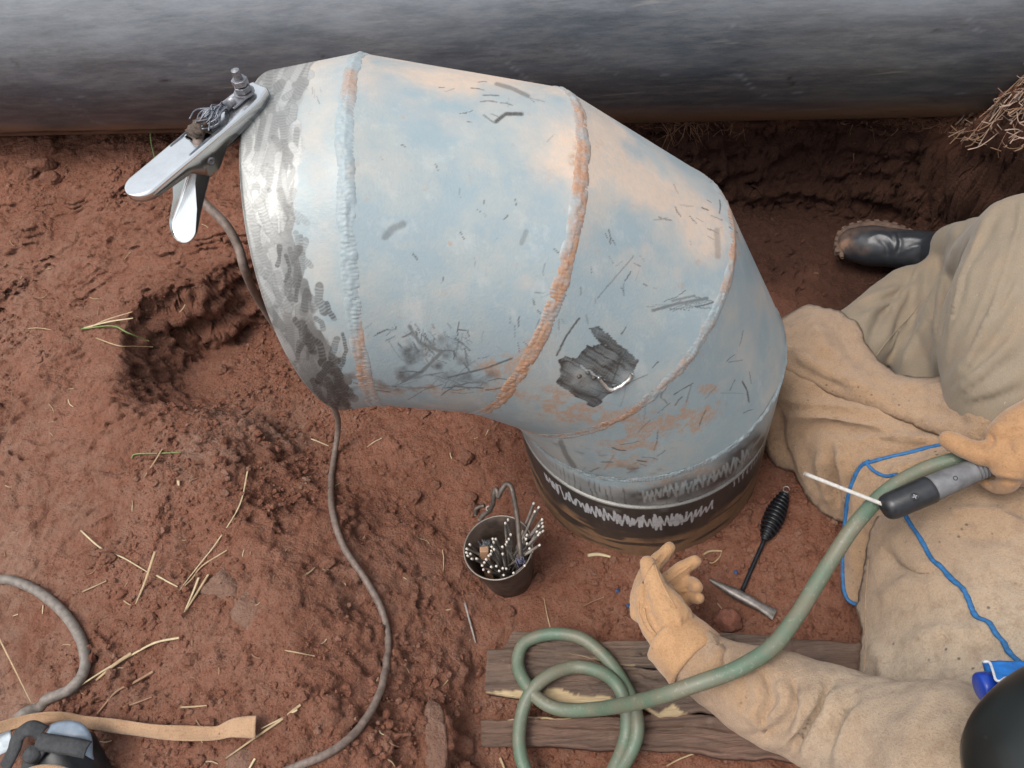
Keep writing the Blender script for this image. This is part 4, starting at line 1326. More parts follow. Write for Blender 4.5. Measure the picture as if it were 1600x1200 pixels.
def holder():
    a = atz(1380, 796, HZ + .005); b = atz(1588, 706, HZ + .030)
    D = norm(b - a); L = np.linalg.norm(b - a)
    e = thing('electrode_holder', a, 'grey and black electrode holder gripped by the right glove', 'electrode holder')
    Mb = simple('black_bakelite', (.018, .019, .022), .38, 0, .4, 60, .2)
    Mg = simple('worn_grey_grip', (.125, .125, .13), .6, 0, .3, 50, .3, .001)
    LB = L * .36
    prof = [(0, .0001), (0, .010), (.001, .0148), (.005, .0185), (.012, .0205), (LB - .006, .0215), (LB - .002, .0215), (LB, .0195), (LB, .0001)]
    V, F = lathe(a, D, prof, 40)
    obj('insulated_head', V, F, Mb, e)
    prof = [(LB, .0001), (LB, .0185), (LB + .002, .0198), (LB + .012, .0196), (L * .62, .0182), (L * .66, .0175)]
    for k in range(9):
        x = L * .67 + k * .0052
        prof += [(x, .0182), (x + .0026, .0182), (x + .0028, .0166), (x + .005, .0166)]
    prof += [(L * 1.15, .0165), (L * 1.15, .0001)]
    V, F = lathe(a, D, prof, 40)
    obj('grip', V, F, Mg, e)
    up = norm(CAM_LOC - a); up = norm(up - D * (up @ D)); sd_ = np.cross(D, up)
    s = a + D * (LB * .55) + up * .0200 + sd_ * .001
    V, F = lathe(s, up, [(0, .0062), (.0022, .0058), (.0022, .0042), (.0008, .0040), (.0008, .0001)], 24)
    sc = obj('screw', V, F, Mb, e)
    mb = MB()
    for q in (0, 1):
        d1 = D if q else sd_; d2 = sd_ if q else D
        mb.add(*hull_box(s + up * .0012, d1 * .0034, d2 * .0007, up * .0006))
    mb.build('screw_cross', simple('screw_steel', (.35, .35, .36), .4, .8), sc, smooth=False)
    h = a + D * (LB + (L * .64 - LB) * .52) + up * .0186
    V, F = lathe(h, up, [(.0, .0034), (.0006, .0034), (.0006, .0024), (-.002, .0022), (-.002, .0001)], 20)
    obj('pin_hole', V, F, simple('hole_black', (.008, .008, .008), .8), e)
    # the stick electrode clipped in its jaw
    t0 = atz(1257, 740, HZ + .045); t1 = a + D * .010
    P = np.linspace(t0, t1, 14)
    V, F = tube(P, .0031, 12)
    el = obj('stick_electrode', V, F, simple('electrode_flux_pale', (.50, .47, .43), .75, 0, .2, 150, .3), None)
    tag(el, 'pale stick electrode held in the jaw of the electrode holder', 'electrode')
    return a, D, L, up, sd_
HO = holder()

# ================================================================== BUCKET OF ELECTRODES
def bucket():
    g = onground(797, 899)
    up = norm(np.array([-.03, .06, 1.0]))
    q = np.array([1.0, 0, 0]); U = norm(q - up * (q @ up)); W = np.cross(up, U)
    g = g - np.array([0, 0, .012])
    hgt, r0, r1 = .142, .047, .0665
    M = simple('sooty_brown_steel', (.085, .058, .045), .6, .3, .5, 40, .35, .002)
    e = thing('bucket', g, 'small sooty steel bucket packed with welding electrodes', 'bucket')
    prof = [(0, .0001), (0, r0 - .003), (.003, r0), (hgt * .5, (r0 + r1) / 2), (hgt - .006, r1 - .0012), (hgt - .002, r1 + .0012), (hgt, r1 + .001), (hgt + .0008, r1), (hgt, r1 - .0016), (hgt * .5, (r0 + r1) / 2 - .003), (.005, r0 - .004), (.005, .0001)]
    V, F = lathe(g, up, prof, 72)
    V += .0010 * np.stack([fbm(V * 20, 3, i) for i in range(3)], 1)
    obj('bucket_wall', V, F, M, e)
    rim = g + up * hgt
    t = np.linspace(0, 2 * np.pi, 73)
    P = np.array([rim + (r1 + .0006) * (U * math.cos(a) + W * math.sin(a)) for a in t])
    obj('rim_wire', *tube(P, .0016, 8, False), simple('worn_rim_steel', (.25, .22, .19), .45, .7), e)
    # bent rod handle from the left rim up and over to the front right
    zt = rim[2]
    def r(x, y, dz): return atz(700 + x / 5.715, 730 + y / 5.715, zt + dz)
    Mh = simple('bent_rod_steel', (.16, .13, .11), .5, .7, .4, 80, .3)
    P = catmull([r(285, 470, -.006), r(320, 425, .004), r(372, 385, .016), r(402, 320, .036), r(412, 250, .052), r(425, 195, .062), r(440, 215, .062), r(450, 265, .056), r(478, 205, .068), r(520, 152, .078), r(556, 165, .080),
                 r(578, 225, .076), r(602, 350, .056), r(622, 480, .036), r(634, 620, .016), r(646, 760, .000), r(655, 840, -.012)], 7)
    hd = obj('handle', *tube(P, .0050, 12), Mh, e)
    th_ = np.linspace(0, 2 * np.pi * 3, 60)
    c = r(372, 372, .018)
    P = np.array([c + np.array([math.cos(a), math.sin(a) * .6, .5 * math.sin(a)]) * .0065 + np.array([0, 0, .003]) * (a / 9 - 1) for a in th_])
    obj('tie_wire', *tube(P, .0011, 6), simple('pale_tie_wire', (.45, .38, .32), .5, .3), hd)
    c = r(650, 850, -.010)
    P = np.array([c + (U * math.cos(a) + up * math.sin(a)) * .0075 + W * .004 * math.sin(3 * a) + up * (.012 - .022 * a / th_[-1]) for a in th_])
    obj('tie_string', *tube(P, .0014, 6), simple('blue_grey_string', (.09, .09, .14), .8), hd)
    # hook of rod outside the left rim
    P = catmull([r(248, 425, -.012), r(250, 375, .000), r(290, 350, .006), r(330, 345, .010)], 6)
    obj('rod_hook', *tube(P, .0038, 10), Mh, e)
    # electrodes
    TL = [(160, 725), (158, 757), (170, 787), (196, 770), (207, 817), (190, 685), (250, 815), (322, 848), (337, 818), (302, 877), (313, 914), (382, 888), (430, 882), (360, 934), (455, 925), (490, 900), (520, 905), (495, 962), (585, 942), (688, 876), (755, 742), (732, 722)]
    TC = [(398, 635), (424, 636), (405, 662), (388, 707), (385, 742), (378, 772), (410, 728), (360, 788), (485, 705), (515, 683), (525, 661), (543, 635), (560, 595), (487, 768), (512, 492), (535, 460), (690, 622), (700, 634), (708, 598), (706, 676)]
    TR = [(768, 313), (815, 348), (845, 460), (848, 492), (818, 517), (852, 523), (798, 568), (855, 562), (825, 580), (824, 692), (780, 385), (812, 600)]
    Mr = simple('grey_flux', (.27, .235, .205), .8, 0, .35, 120, .3)
    Mt = simple('pale_bare_tip', (.60, .54, .48), .55, .2, .15, 100, .1)
    Mt2 = Mt
    for lst, dz, lab in ((TL, .010, 'grey stick electrode with pale tip leaning over the bucket rim nearest the camera'), (TC, .016, 'grey stick electrode with pale tip standing in the middle of the bucket'), (TR, .040, 'grey stick electrode with pale tip leaning out over the right rim of the bucket')):
        for (x, y) in lst:
            tip = r(x, y, dz + RNG.uniform(-.006, .008))
            rad = tip - rim; rad -= up * (rad @ up)
            if lst is TC: bot = g + up * .010 + rad * RNG.uniform(-.1, .5) + (U * RNG.normal() + W * RNG.normal()) * .008
            elif lst is TL: bot = g + up * .012 + rad * RNG.uniform(.0, .35) + (U * RNG.normal() + W * RNG.normal()) * .010
            else: bot = g + up * .010 + rad * RNG.uniform(-.4, -.1) + (U * RNG.normal() + W * RNG.normal()) * .008
            d = norm(tip - bot)
            mb = MB()
            P = np.linspace(bot, tip - d * .0050, 6)
            mb.add(*tube(P, .0026, 9), 0)
            V, F = lathe(tip - d * .0054, d, [(0, .0023), (.0038, .0024), (.0050, .0019), (.0054, .0001)], 9)
            mb.add(V, F, 1)
            o = mb.build('electrode', [Mr, Mt], None, bot)
            tag(o, lab, 'electrode', 'electrodes in the bucket: ' + ('front rim' if lst is TL else 'middle' if lst is TC else 'right rim'))
    # wire brush standing head up among them
    c = r(325, 742, -.004)
    e2 = thing('wire_brush', c - np.array([0, 0, .10]), 'wooden wire brush with grey bristles standing in the bucket', 'brush')
    Mw = simple('worn_brush_wood', (.33, .19, .11), .7, 0, .25, 60, .3)
    D = norm(np.array([.05, .25, 1.0])); X = norm(np.cross(D, [0, 1, 0])); Yv = np.cross(X, D)
    if X[0] < 0: X = -X
    V, F = hull_box(c - D * .048, X * .0088, Yv * .0068, D * .052)
    bevel(obj('wooden_block', V, F, Mw, e2, smooth=False), .0018)
    mb = MB()
    bk = r(350, 650, -.006)
    for k in range(150):
        a0 = c + Yv * .006 * 0 + (bk - c) * .35 + X * RNG.uniform(-.011, .012) - D * RNG.uniform(.0, .035) + (bk - c) * .1
        dr = norm((bk - c) / np.linalg.norm(bk - c) + X * RNG.normal(0, .45) + D * RNG.normal(.2, .35))
        P = np.array([a0, a0 + dr * .008, a0 + dr * .015 + X * RNG.normal(0, .003) - D * .001])
        mb.add(*tube(P, .0003, 3, False))
    tag(mb.build('bristles', simple('bristle_wire', (.20, .21, .22), .45, .7), e2), kind='stuff')
bucket()

# ================================================================== CHIPPING HAMMER
def hammer():
    j = onground(1158, 927, .012)
    tail = onground(1226, 772, .016)
    e = thing('chipping_hammer', j, 'chipping hammer with black coil-spring grip lying on the red soil', 'hammer')
    D = norm(tail - j); L = np.linalg.norm(tail - j)
    up = np.array([0, 0, 1.0]); X = norm(np.cross(D, up))
    Mk = simple('black_enamel', (.012, .014, .018), .32, .2, .4, 90, .1)
    Mh = simple('worn_forged_steel', (.21, .19, .175), .5, .75, .4, 70, .35, .001)
    P = np.linspace(j - D * .004, j + D * L * .97, 20)
    obj('shaft', *tube(P, .0042, 12), Mk, e)
    g0, g1 = .50 * L, .965 * L
    n = 12 * 34
    th_ = np.linspace(0, 2 * np.pi * 12, n)
    x = th_ / th_[-1]
    rad = .0062 + .0125 * np.sin(np.clip((x - .02) * 1.02, 0, 1) ** .85 * np.pi) ** .8
    P = np.array([j + D * (g0 + (g1 - g0) * q) + (X * math.cos(a) + np.cross(X, D) * math.sin(a)) * r_ + up * .004 for q, a, r_ in zip(x, th_, rad)])
    obj('spring_grip', *tube(P, .0027, 8), Mk, e)
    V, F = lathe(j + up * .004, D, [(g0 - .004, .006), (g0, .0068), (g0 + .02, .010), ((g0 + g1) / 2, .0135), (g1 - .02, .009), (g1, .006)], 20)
    obj('grip_shade', V, F, simple('grip_shadow_black', (.01, .01, .011), .6), e)  # black filling added as the shade between the coils
    t = np.linspace(-.4, 5.2, 26)
    c = j + D * (L * 1.0 + .003)
    P = np.array([c + (D * math.cos(a + 2.6) + X * math.sin(a + 2.6)) * .0065 for a in t])
    obj('hanging_hook', *tube(P, .0012, 8), simple('hook_wire', (.30, .29, .28), .4, .8), e)
    # head: pointed at one end, a flat chisel at the other
    a, b = onground(1106, 911, .013), onground(1209, 964, .013)
    a[2] = b[2] = max(a[2], b[2])
    H_ = norm(b - a); HL = np.linalg.norm(b - a); Yv = np.cross(up, H_)
    prof = [(0, .0008, .0008), (.05, .003, .003), (.22, .0068, .0066), (.40, .0088, .0088), (.62, .0090, .0088), (.74, .0078, .0072), (.90, .0102, .0038), (.99, .0120, .0013), (1.0, .0120, .0008)]
    V = []
    n = 12
    for s, wd, ht in prof:
        for k in range(n):
            q = 2 * np.pi * (k + .5) / n
            cx, cy = math.cos(q), math.sin(q)
            m = max(abs(cx), abs(cy)); p = .82 if s > .3 else .98
            f = p / m * .98 + (1 - p) if s > .3 else 1
            V.append(a + H_ * (HL * s) + Yv * wd * cx * f + up * (ht * cy * f))
    F = gridF(len(prof), n, False, True).tolist() + [list(range(n))[::-1], [(len(prof) - 1) * n + k for k in range(n)]]
    obj('hammer_head', np.array(V), F, Mh, e)
hammer()

# ================================================================== LOOSE BITS
def rock(px, py, wpx, hpx, label, seed, col=None, name='soil_clod', cat='clod', sink=.35, lift=0):
    g = onground(px, py)
    dep = -((g - CAM_LOC) @ CAM_M)[2]
    rx, ry = wpx / 2 * dep / FPX, hpx / 2 * dep / FPX
    rz = min(rx, ry) * .8
    # subdivided lump
    u = np.linspace(0, 2 * np.pi, 40, endpoint=False); v = np.linspace(.02, np.pi - .02, 24)
    U, W = np.meshgrid(u, v, indexing='ij')
    D = np.stack([np.cos(U) * np.sin(W), np.sin(U) * np.sin(W), np.cos(W)], 2).reshape(-1, 3)
    Q = D * 1.3 + seed
    r = 1 + .35 * fbm(Q, 3, seed) + .12 * vnoise(D * 4 + seed, seed)
    rough_ = 1 + .10 * fbm(D * 5 + seed, 4, seed + 1, .6)
    for k in range(7):                               # knock flat faces off it
        nn = norm(np.random.default_rng(seed * 31 + k).normal(size=3))
        dd = D @ nn
        lim = np.random.default_rng(seed * 37 + k).uniform(.62, .9)
        r = np.where(dd > .05, np.minimum(r, lim / np.maximum(dd, .05)), r)
    V = D * (r * rough_)[:, None] * np.array([rx, ry * 1.1, rz])
    V = V + g + np.array([0, 0, rz * (1 - 2 * sink) + lift])
    o = obj(name, V, gridF(40, 24, True, False)[:, ::-1], M_SOIL if col is None else col, None, attrs={'soil': np.tile(np.array([[.12, .15, .0] if cat != 'rock' else [0, .3, .55]]), (len(V), 1))}, smooth=True)
    tag(o, label, cat)
M_CLOD = simple('hard_red_clay_lump', (.185, .072, .046), .9, 0, .45, 70, .8, .004)
M_STONE = simple('grey_brown_rock', (.185, .118, .09), .85, 0, .4, 30, .6, .004)
rock(1138, 972, 42, 38, 'round red clay lump beside the chipping hammer head', 3, M_CLOD, 'clay_lump', 'clay lump', .12)
rock(345, 581, 27, 22, 'brown lump on the pit floor left of the elbow rim', 5, M_SOIL, 'clay_lump', 'clay lump')
rock(735, 781, 24, 22, 'lump just beyond the hook side of the bucket', 6, M_SOIL, 'clay_lump', 'clay lump')
rock(726, 716, 26, 22, 'angular lump under the elbow belly, uppermost of those near the bucket', 8, M_SOIL, 'clay_lump', 'clay lump')
rock(739, 796, 18, 24, 'small lump touching the left side of the bucket hook', 9, M_SOIL, 'clay_lump', 'clay lump')
rock(660, 648, 24, 14, 'flat red lump right below the elbow edge', 11, M_SOIL, 'clay_lump', 'clay lump')
rock(681, 758, 18, 14, 'reddish lump between the brown cable and the bucket, nearer the elbow', 12, M_SOIL, 'clay_lump', 'clay lump')
rock(648, 778, 26, 24, 'faceted lump on the floor between cable and bucket', 13, M_SOIL, 'clay_lump', 'clay lump')
rock(512, 880, 28, 18, 'low lump just left of the brown cable bend', 14, M_SOIL, 'clay_lump', 'clay lump')
rock(696, 916, 16, 16, 'small lump in front of the bucket to its left', 15, M_SOIL, 'clay_lump', 'clay lump')
rock(842, 903, 18, 16, 'small lump at the right foot of the bucket', 16, M_SOIL, 'clay_lump', 'clay lump')
rock(793, 958, 28, 22, 'low rounded lump between bucket and boards', 17, M_SOIL, 'clay_lump', 'clay lump')
rock(929, 912, 14, 12, 'pebble-sized lump below the riser base', 18, M_SOIL, 'clay_lump', 'clay lump')
rock(168, 872, 30, 22, 'lump on the left bank beside the long thin straws', 19, M_SOIL, 'clay_lump', 'clay lump')
rock(143, 878, 26, 22, 'lump on the left bank, left one of two neighbours by the straws', 20, M_SOIL, 'clay_lump', 'clay lump')
rock(297, 1032, 34, 24, 'crumbly lump in the lower left soil between scattered straws', 21, M_SOIL, 'clay_lump', 'clay lump')
rock(60, 262, 60, 30, 'big crumbly clod on the bank below the big pipe', 22, M_SOIL, 'soil_clod', 'clod', .45)
rock(82, 280, 40, 26, 'crumbly clod on the bank, right beside the biggest clod', 23, M_SOIL, 'soil_clod', 'clod', .4)
rock(40, 272, 40, 26, 'crumbly clod on the bank, left beside the biggest clod', 24, M_SOIL, 'soil_clod', 'clod', .4)
rock(388, 955, 60, 70, 'grey-edged flat rock sticking out of the bank edge', 25, M_SOIL, 'rock', 'rock', .80)
rock(350, 915, 120, 90, 'broad brown rock slab buried in the bank edge', 26, M_SOIL, 'rock', 'rock', .85)
rock(672, 1168, 60, 110, 'flat pale rock at the bottom beside the nearest board', 27, M_SOIL, 'rock', 'rock', .88)
rock(378, 1185, 90, 60, 'flat brown rock at the bottom below the leather strip', 28, M_SOIL, 'rock', 'rock', .85)
rock(1110, 838, 13, 9, 'pebble right of the riser foot', 29, M_SOIL, 'clay_lump', 'clay lump')
rock(1104, 984, 9, 9, 'tiny pale pebble left of the clay lump by the hammer', 30, M_STONE, 'pebble', 'pebble')
Mblue = simple('blue_plastic_bead', (.03, .07, .16), .4, 0, .1)
for i, (x, y, l) in enumerate([(1150, 895, 'tiny blue plastic bead near the hammer shaft'), (965, 924, 'tiny blue plastic bead left of the open glove'), (982, 947, 'tiny dark blue bead touching the glove edge')]):
    rock(x, y, 7, 7, l, 50 + i, Mblue, 'plastic_bead', 'bead', .2)

# straws and grass blades
M_STRAW = simple('dry_straw', (.36, .255, .145), .75, 0, .25, 60, .1)
M_STRAWP = simple('pale_straw', (.46, .37, .225), .7, 0, .2, 60, .1)
M_STRAWB = simple('brown_straw', (.26, .15, .09), .85, 0, .3, 60, .1)
M_BLADE = simple('green_grass_blade', (.15, .21, .06), .6, 0, .3, 50, .1)
M_STUB = simple('grey_rod', (.24, .21, .19), .7, .1, .3, 80, .2)

def straw(pts, r, mat, label, lift=.004, tip=None, name='straw', cat='straw', group=None, flat=.45, zs=None):
    P = onground_many(pts, lift)
    if zs is not None: P = np.array([atz(x, y, P[i][2] + zs[i]) for i, (x, y) in enumerate(pts)])
    P = catmull(P, 5)
    q = np.linspace(0, 1, len(P))
    r = r * .85
    rr = r * (1 - .5 * q ** 3) if tip is None else r * np.interp(q, *tip)
    V, F = tube(P, np.maximum(rr, .0002), 6, True, flat)
    return tag(obj(name, V, F, mat), label, cat, group)

straw([(388, 738), (376, 790), (342, 846), (311, 886), (283, 922)], .0020, M_STRAWP, 'long pale yellow straw slanting down the left bank')
straw([(356, 861), (318, 885), (301, 906), (281, 925)], .0019, M_STRAW, 'straw crossing the foot of the long pale yellow straw')
straw([(312, 904), (302, 930), (290, 957)], .0028, M_STRAWP, 'short stout pale straw standing by the rock, left of a pair')
straw([(327, 899), (308, 930), (291, 957)], .0030, M_STRAW, 'short stout straw by the rock, right of a pair')
straw([(242, 862), (228, 905), (212, 944)], .0034, M_STRAW, 'broad flat straw upright on the left bank', zs=[.02, .01, 0])
straw([(128, 830), (160, 858), (195, 873), (232, 895)], .0019, M_STRAWP, 'thin bent straw along the lumps on the left bank')
straw([(246, 900), (262, 909), (279, 918)], .0019, M_STRAWP, 'short end piece in line with the thin bent straw')
straw([(138, 513), (165, 500), (207, 487)], .0028, M_STRAW, 'topmost straw of the tuft at the pit edge', zs=[0, .01, .02])
straw([(130, 513), (168, 503), (208, 497)], .0034, M_STRAWP, 'thick pale straw of the tuft at the pit edge', zs=[0, .01, .02])
straw([(126, 514), (175, 509), (200, 520), (233, 533)], .0024, M_BLADE, 'bent greenish straw of the tuft at the pit edge', zs=[0, .012, .014, .01])
straw([(150, 528), (185, 540), (212, 541), (239, 542)], .0018, M_STRAW, 'lowest straw of the tuft, reaching over the pit edge', zs=[0, .01, .015, .02])
straw([(45, 515), (62, 514), (82, 517)], .0017, M_STRAW, 'short straw left of the tuft on the bank')
straw([(207, 718), (213, 711), (245, 710), (284, 708)], .0018, M_BLADE, 'straight green blade lying across the slope')
straw([(255, 703), (243, 723), (226, 748)], .0022, M_STRAW, 'straw lying across the straight green blade')
straw([(243, 253), (236, 222), (234, 195), (234, 187)], .0024, M_BLADE, 'green grass blade standing beside the big pipe', zs=[0, .03, .06, .075])
straw([(234, 187), (246, 190), (256, 194), (262, 197)], .0016, M_STRAW, 'dry seed stem bent over from the green blade', zs=[.075, .075, .07, .07], tip=([0, .6, .8, 1], [.6, .6, 2.2, .4]))
straw([(285, 997), (245, 1005), (208, 1024), (165, 1048), (108, 1085)], .0026, M_STRAWP, 'long pale bent straw beside the grey cable loop')
straw([(207, 1022), (180, 1040), (152, 1064)], .0045, M_STRAW, 'broad olive straw leaf beside the grey cable loop')
straw([(284, 998), (262, 1001), (238, 1005)], .0016, M_STRAW, 'short stalk on top of the long bent straw')
straw([(241, 1050), (210, 1068), (183, 1082), (154, 1116)], .0030, M_STRAWB, 'wide brown leaf blade below the long bent straw')
straw([(471, 1102), (440, 1126), (402, 1152), (354, 1186)], .0028, M_STRAW, 'long straw crossing the end of the leather strip')
straw([(466, 1110), (444, 1122), (410, 1139)], .0018, M_STRAWP, 'forked straw on the long straw by the leather strip')
straw([(54, 1116), (80, 1119), (110, 1122)], .0018, M_BLADE, 'short green stalk at the grey cable, bottom left')
straw([(-20, 955), (0, 975), (32, 1035), (66, 1103)], .0020, M_STRAW, 'thin tan stem crossing inside the grey cable loop', lift=.03)
straw([(446, 1017), (468, 1021), (493, 1026)], .0016, M_STRAW, 'single short straw left of the brown cable near the bottom')
straw([(727, 943), (735, 973), (744, 1006)], .0030, M_STUB, 'grey electrode stub lying in front of the bucket', name='electrode_stub', cat='electrode stub', flat=1)
straw([(918, 869), (935, 867), (954, 871)], .0050, M_STRAWP, 'pale wood chip at the front foot of the riser', name='wood_chip', cat='wood chip')
straw([(1098, 868), (1110, 862), (1128, 862)], .0032, M_STRAW, 'tan leaf scrap right of the riser foot')
straw([(1102, 874), (1112, 881), (1124, 872), (1127, 862)], .0014, M_STRAW, 'curled stem beside the tan leaf scrap')
straw([(487, 687), (500, 692), (514, 698)], .0018, M_STRAWP, 'short straw left of the cable under the elbow')
straw([(597, 686), (585, 692), (574, 700)], .0016, M_STRAWP, 'short straw right of the cable under the elbow')
straw([(283, 1106), (303, 1105), (325, 1103)], .0022, M_STRAW, 'short straight straw above the leather strip')
straw([(194, 1106), (215, 1099), (239, 1090)], .0020, M_STRAWB, 'brown twig above the leather strip')
straw([(130, 926), (148, 918), (168, 909)], .0020, M_STRAW, 'pinkish straw above the grey cable loop')
straw([(280, 752), (281, 760)], .0040, M_STRAWP, 'small pale chip on the slope below the crossed straws')
straw([(862, 988), (856, 965), (850, 935)], .0014, M_STRAW, 'thin straw pointing at the narrow board', tip=None)
straw([(944, 934), (928, 940), (908, 950)], .0015, M_STRAWB, 'thin brown twig left of the open glove')
straw([(692, 860), (694, 875), (693, 895)], .0015, M_STRAW, 'thin upright straw left of the bucket')
straw([(655, 842), (668, 846), (672, 852)], .0015, M_STRAW, 'tiny bent straw between cable and bucket')
straw([(478, 900), (488, 893), (493, 888)], .0022, M_STRAW, 'stubby straw left of the cable bend')
straw([(1120, 945), (1128, 955), (1135, 968)], .0013, M_STRAW, 'thin stem leaning on the clay lump by the hammer', lift=.01)
straw([(782, 1185), (788, 1200), (795, 1225)], .0030, M_STRAW, 'straw at the bottom below the nearest board', )
straw([(1085, 1177), (1060, 1187), (1040, 1198)], .0020, M_STRAW, 'straw under the nearest board on the right', lift=.002)
straw([(400, 1186), (392, 1200), (385, 1215)], .0024, M_STRAWP, 'pale straw at the bottom edge by the flat rock')
for i in range(110):
    while True:
        x, y = RNG.uniform(5, 1290), RNG.uniform(235, 1195)
        if 350 < x < 1240 and y < 640: continue
        if 740 < x < 1300 and y > 975: continue
        if 810 < x < 1240 and y < 880: continue
        if 700 < x < 860 and 730 < y < 950: continue
        if x > 970 and y > 830: continue
        break
    a = RNG.uniform(0, 3.14); L = RNG.uniform(5, 20)
    k = RNG.uniform(-.3, .3)
    dx, dy = math.cos(a) * L, math.sin(a) * L * .8
    straw([(x - dx / 2, y - dy / 2), (x - dy * k * .5, y + dx * k * .5), (x + dx / 2, y + dy / 2)], RNG.uniform(.0007, .0016), [M_STRAW, M_STRAWB, M_STRAWP][RNG.integers(0, 3)], 'tiny bit of straw lying on the bare red soil', lift=.002, group='tiny bits of straw on the soil')

# roots under the big pipe and straw on the heap: uncountable
def roots():
    mb = MB()
    for (x0, x1, y0, L0, n) in [(1000, 1150, 192, 60, 42), (1370, 1450, 178, 25, 26), (1150, 1500, 200, 40, 24), (1100, 1450, 250, 50, 16), (1440, 1600, 200, 60, 34), (250, 380, 208, 26, 22), (1040, 1090, 196, 80, 26)]:
        for i in range(n):
            x, y = RNG.uniform(x0, x1), y0 + RNG.normal(0, 6)
            p = onground(x, y)
            L = RNG.uniform(.3, 1) * L0 / 1100
            pts = [p + np.array([0, 0, .004])]
            d = norm(np.array([RNG.normal(0, .5), -.55 + RNG.normal(0, .3), -.75]))
            for k in range(4):
                d = norm(d + RNG.normal(0, .38, 3))
                q = pts[-1] + d * L / 3
                q[2] = max(q[2], H(q[0], q[1]) + .002)
                pts.append(q)
            P = catmull(pts, 4)
            mb.add(*tube(P, np.linspace(.0016, .0004, len(P)) * RNG.uniform(.4, 1.0), 4, False))
    o = mb.build('roots', simple('pale_brown_roots', (.20, .10, .06), .85, 0, .4, 40, .1), None, (.4, .75, -.05))
    tag(o, 'fine pale roots hanging from the cut soil under the big pipe', kind='stuff')
roots()

def heap_straw():
    mb = MB()
    for i in range(420):
        x, y = RNG.uniform(1500, 1640), RNG.uniform(70, 235)
        if y < 165 - (x - 1520) * 1.0: continue
        p = onground(x, y)
        a = RNG.normal(.4, .9)
        L = RNG.uniform(.015, .06)
        d = np.array([math.cos(a), math.sin(a) * .5, RNG.normal(0, .25) - .25 * math.cos(a)])
        pts = []
        for k in (-.5, 0, .5):
            q = p + d * L * k + RNG.normal(0, .004, 3)
            q[2] = max(q[2], H(q[0], q[1])) + RNG.uniform(.002, .014)
            pts.append(q)
        mb.add(*tube(catmull(pts, 3), RNG.uniform(.0008, .0022), 4, False, .5), i % 3)
    o = mb.build('heap_straw', [simple('bleached_straw', (.36, .25, .19), .8), M_STRAWB, simple('greyed_straw', (.28, .20, .155), .8)], None, (1.2, .7, .2))
    tag(o, 'dry chopped straw and roots on the soil heap', kind='stuff')
heap_straw()

# ================================================================== LEATHER STRIP AND BLACK SHIELD, BOTTOM LEFT
def suede(name, a, b, stain, fuzz=1.0):
    n = NT(name)
    big = n.noise(7, 4, .6)
    mid = n.noise(40, 5, .65)
    fz = n.noise(330, 4, .75)
    c = n.mix(big, a, b)
    c = n.mix(n.math('MULTIPLY', n.ramp(mid, [(.3, 1.0), (.5, 0.0)]), .45), c, stain)
    c = n.mix(n.math('MULTIPLY', n.ramp(fz, [(.3, 1.0), (.48, 0.0)]), .5), c, tuple(x * .45 for x in a))
    c = n.mix(n.math('MULTIPLY', n.ramp(fz, [(.55, 0.0), (.75, 1.0)]), .35), c, tuple(min(1, x * 1.5) for x in b))
    spots = n.ramp(n.voro(38), [(.04, 1.0), (.09, 0.0)])
    c = n.mix(n.math('MULTIPLY', spots, n.ramp(n.noise(9, 2), [(.5, 0.0), (.6, .7)])), c, (.05, .035, .025))
    n.set(Base_Color=c, Roughness=.95)
    n.b.inputs['Specular IOR Level'].default_value = .15
    n.b.inputs['Sheen Weight'].default_value = .25
    n.bump(n.math('ADD', fz, n.math('MULTIPLY', mid, .5)), .6 * fuzz, .003)
    return n.m
M_SUEDE = suede('tan_suede', (.34, .205, .115), (.42, .27, .165), (.24, .135, .075))
M_SUEDEL = suede('pale_worn_suede', (.37, .265, .175), (.46, .36, .265), (.30, .19, .12))
M_GLOVE = suede('glove_suede', (.36, .205, .100), (.44, .265, .145), (.27, .14, .065), .6)

def strip(pts, lifts, wid, twist, mat, label, cat, name, th=.0022):
    P = onground_many(pts)
    P[:, 2] += lifts
    P = catmull(P, 10)
    n = len(P)
    q = np.linspace(0, 1, n)
    T, N, B = frames(P)
    tw = np.interp(q, np.linspace(0, 1, len(twist)), twist)
    wd = np.interp(q, np.linspace(0, 1, len(wid)), wid)
    rows = []
    up = np.array([0, 0, 1.0])
    for i in range(n):
        s = norm(np.cross(up, T[i])); u = np.cross(T[i], s)
        d = s * math.cos(tw[i]) + u * math.sin(tw[i])
        nn = -s * math.sin(tw[i]) + u * math.cos(tw[i])
        v = np.linspace(-1, 1, 9)
        rows.append([P[i] + d * wd[i] * x + nn * (.0035 * (1 - x * x) * math.sin(q[i] * 14) + .002 * math.sin(q[i] * 30 + x)) for x in v])
    V = np.array(rows).reshape(-1, 3)
    o = obj(name, V, gridF(n, 9), mat)
    solid(o, th, 0)
    return tag(o, label, cat)
strip([(-40, 1235), (0, 1190), (28, 1160), (66, 1140), (110, 1130), (150, 1133), (200, 1140), (250, 1146), (300, 1149), (345, 1148), (375, 1140), (408, 1140)],
      np.array([.09, .085, .075, .06, .045, .032, .024, .020, .018, .017, .017, .020]), [.010, .010, .010, .0085, .008, .009, .0105, .011, .011, .010, .014, .0165], [.8, .8, .7, .5, .3, .5, .6, .5, .3, -.2, .3, .35], M_SUEDE,
      'twisted tan leather strip across the bottom left soil', 'leather strip', 'leather_strip')

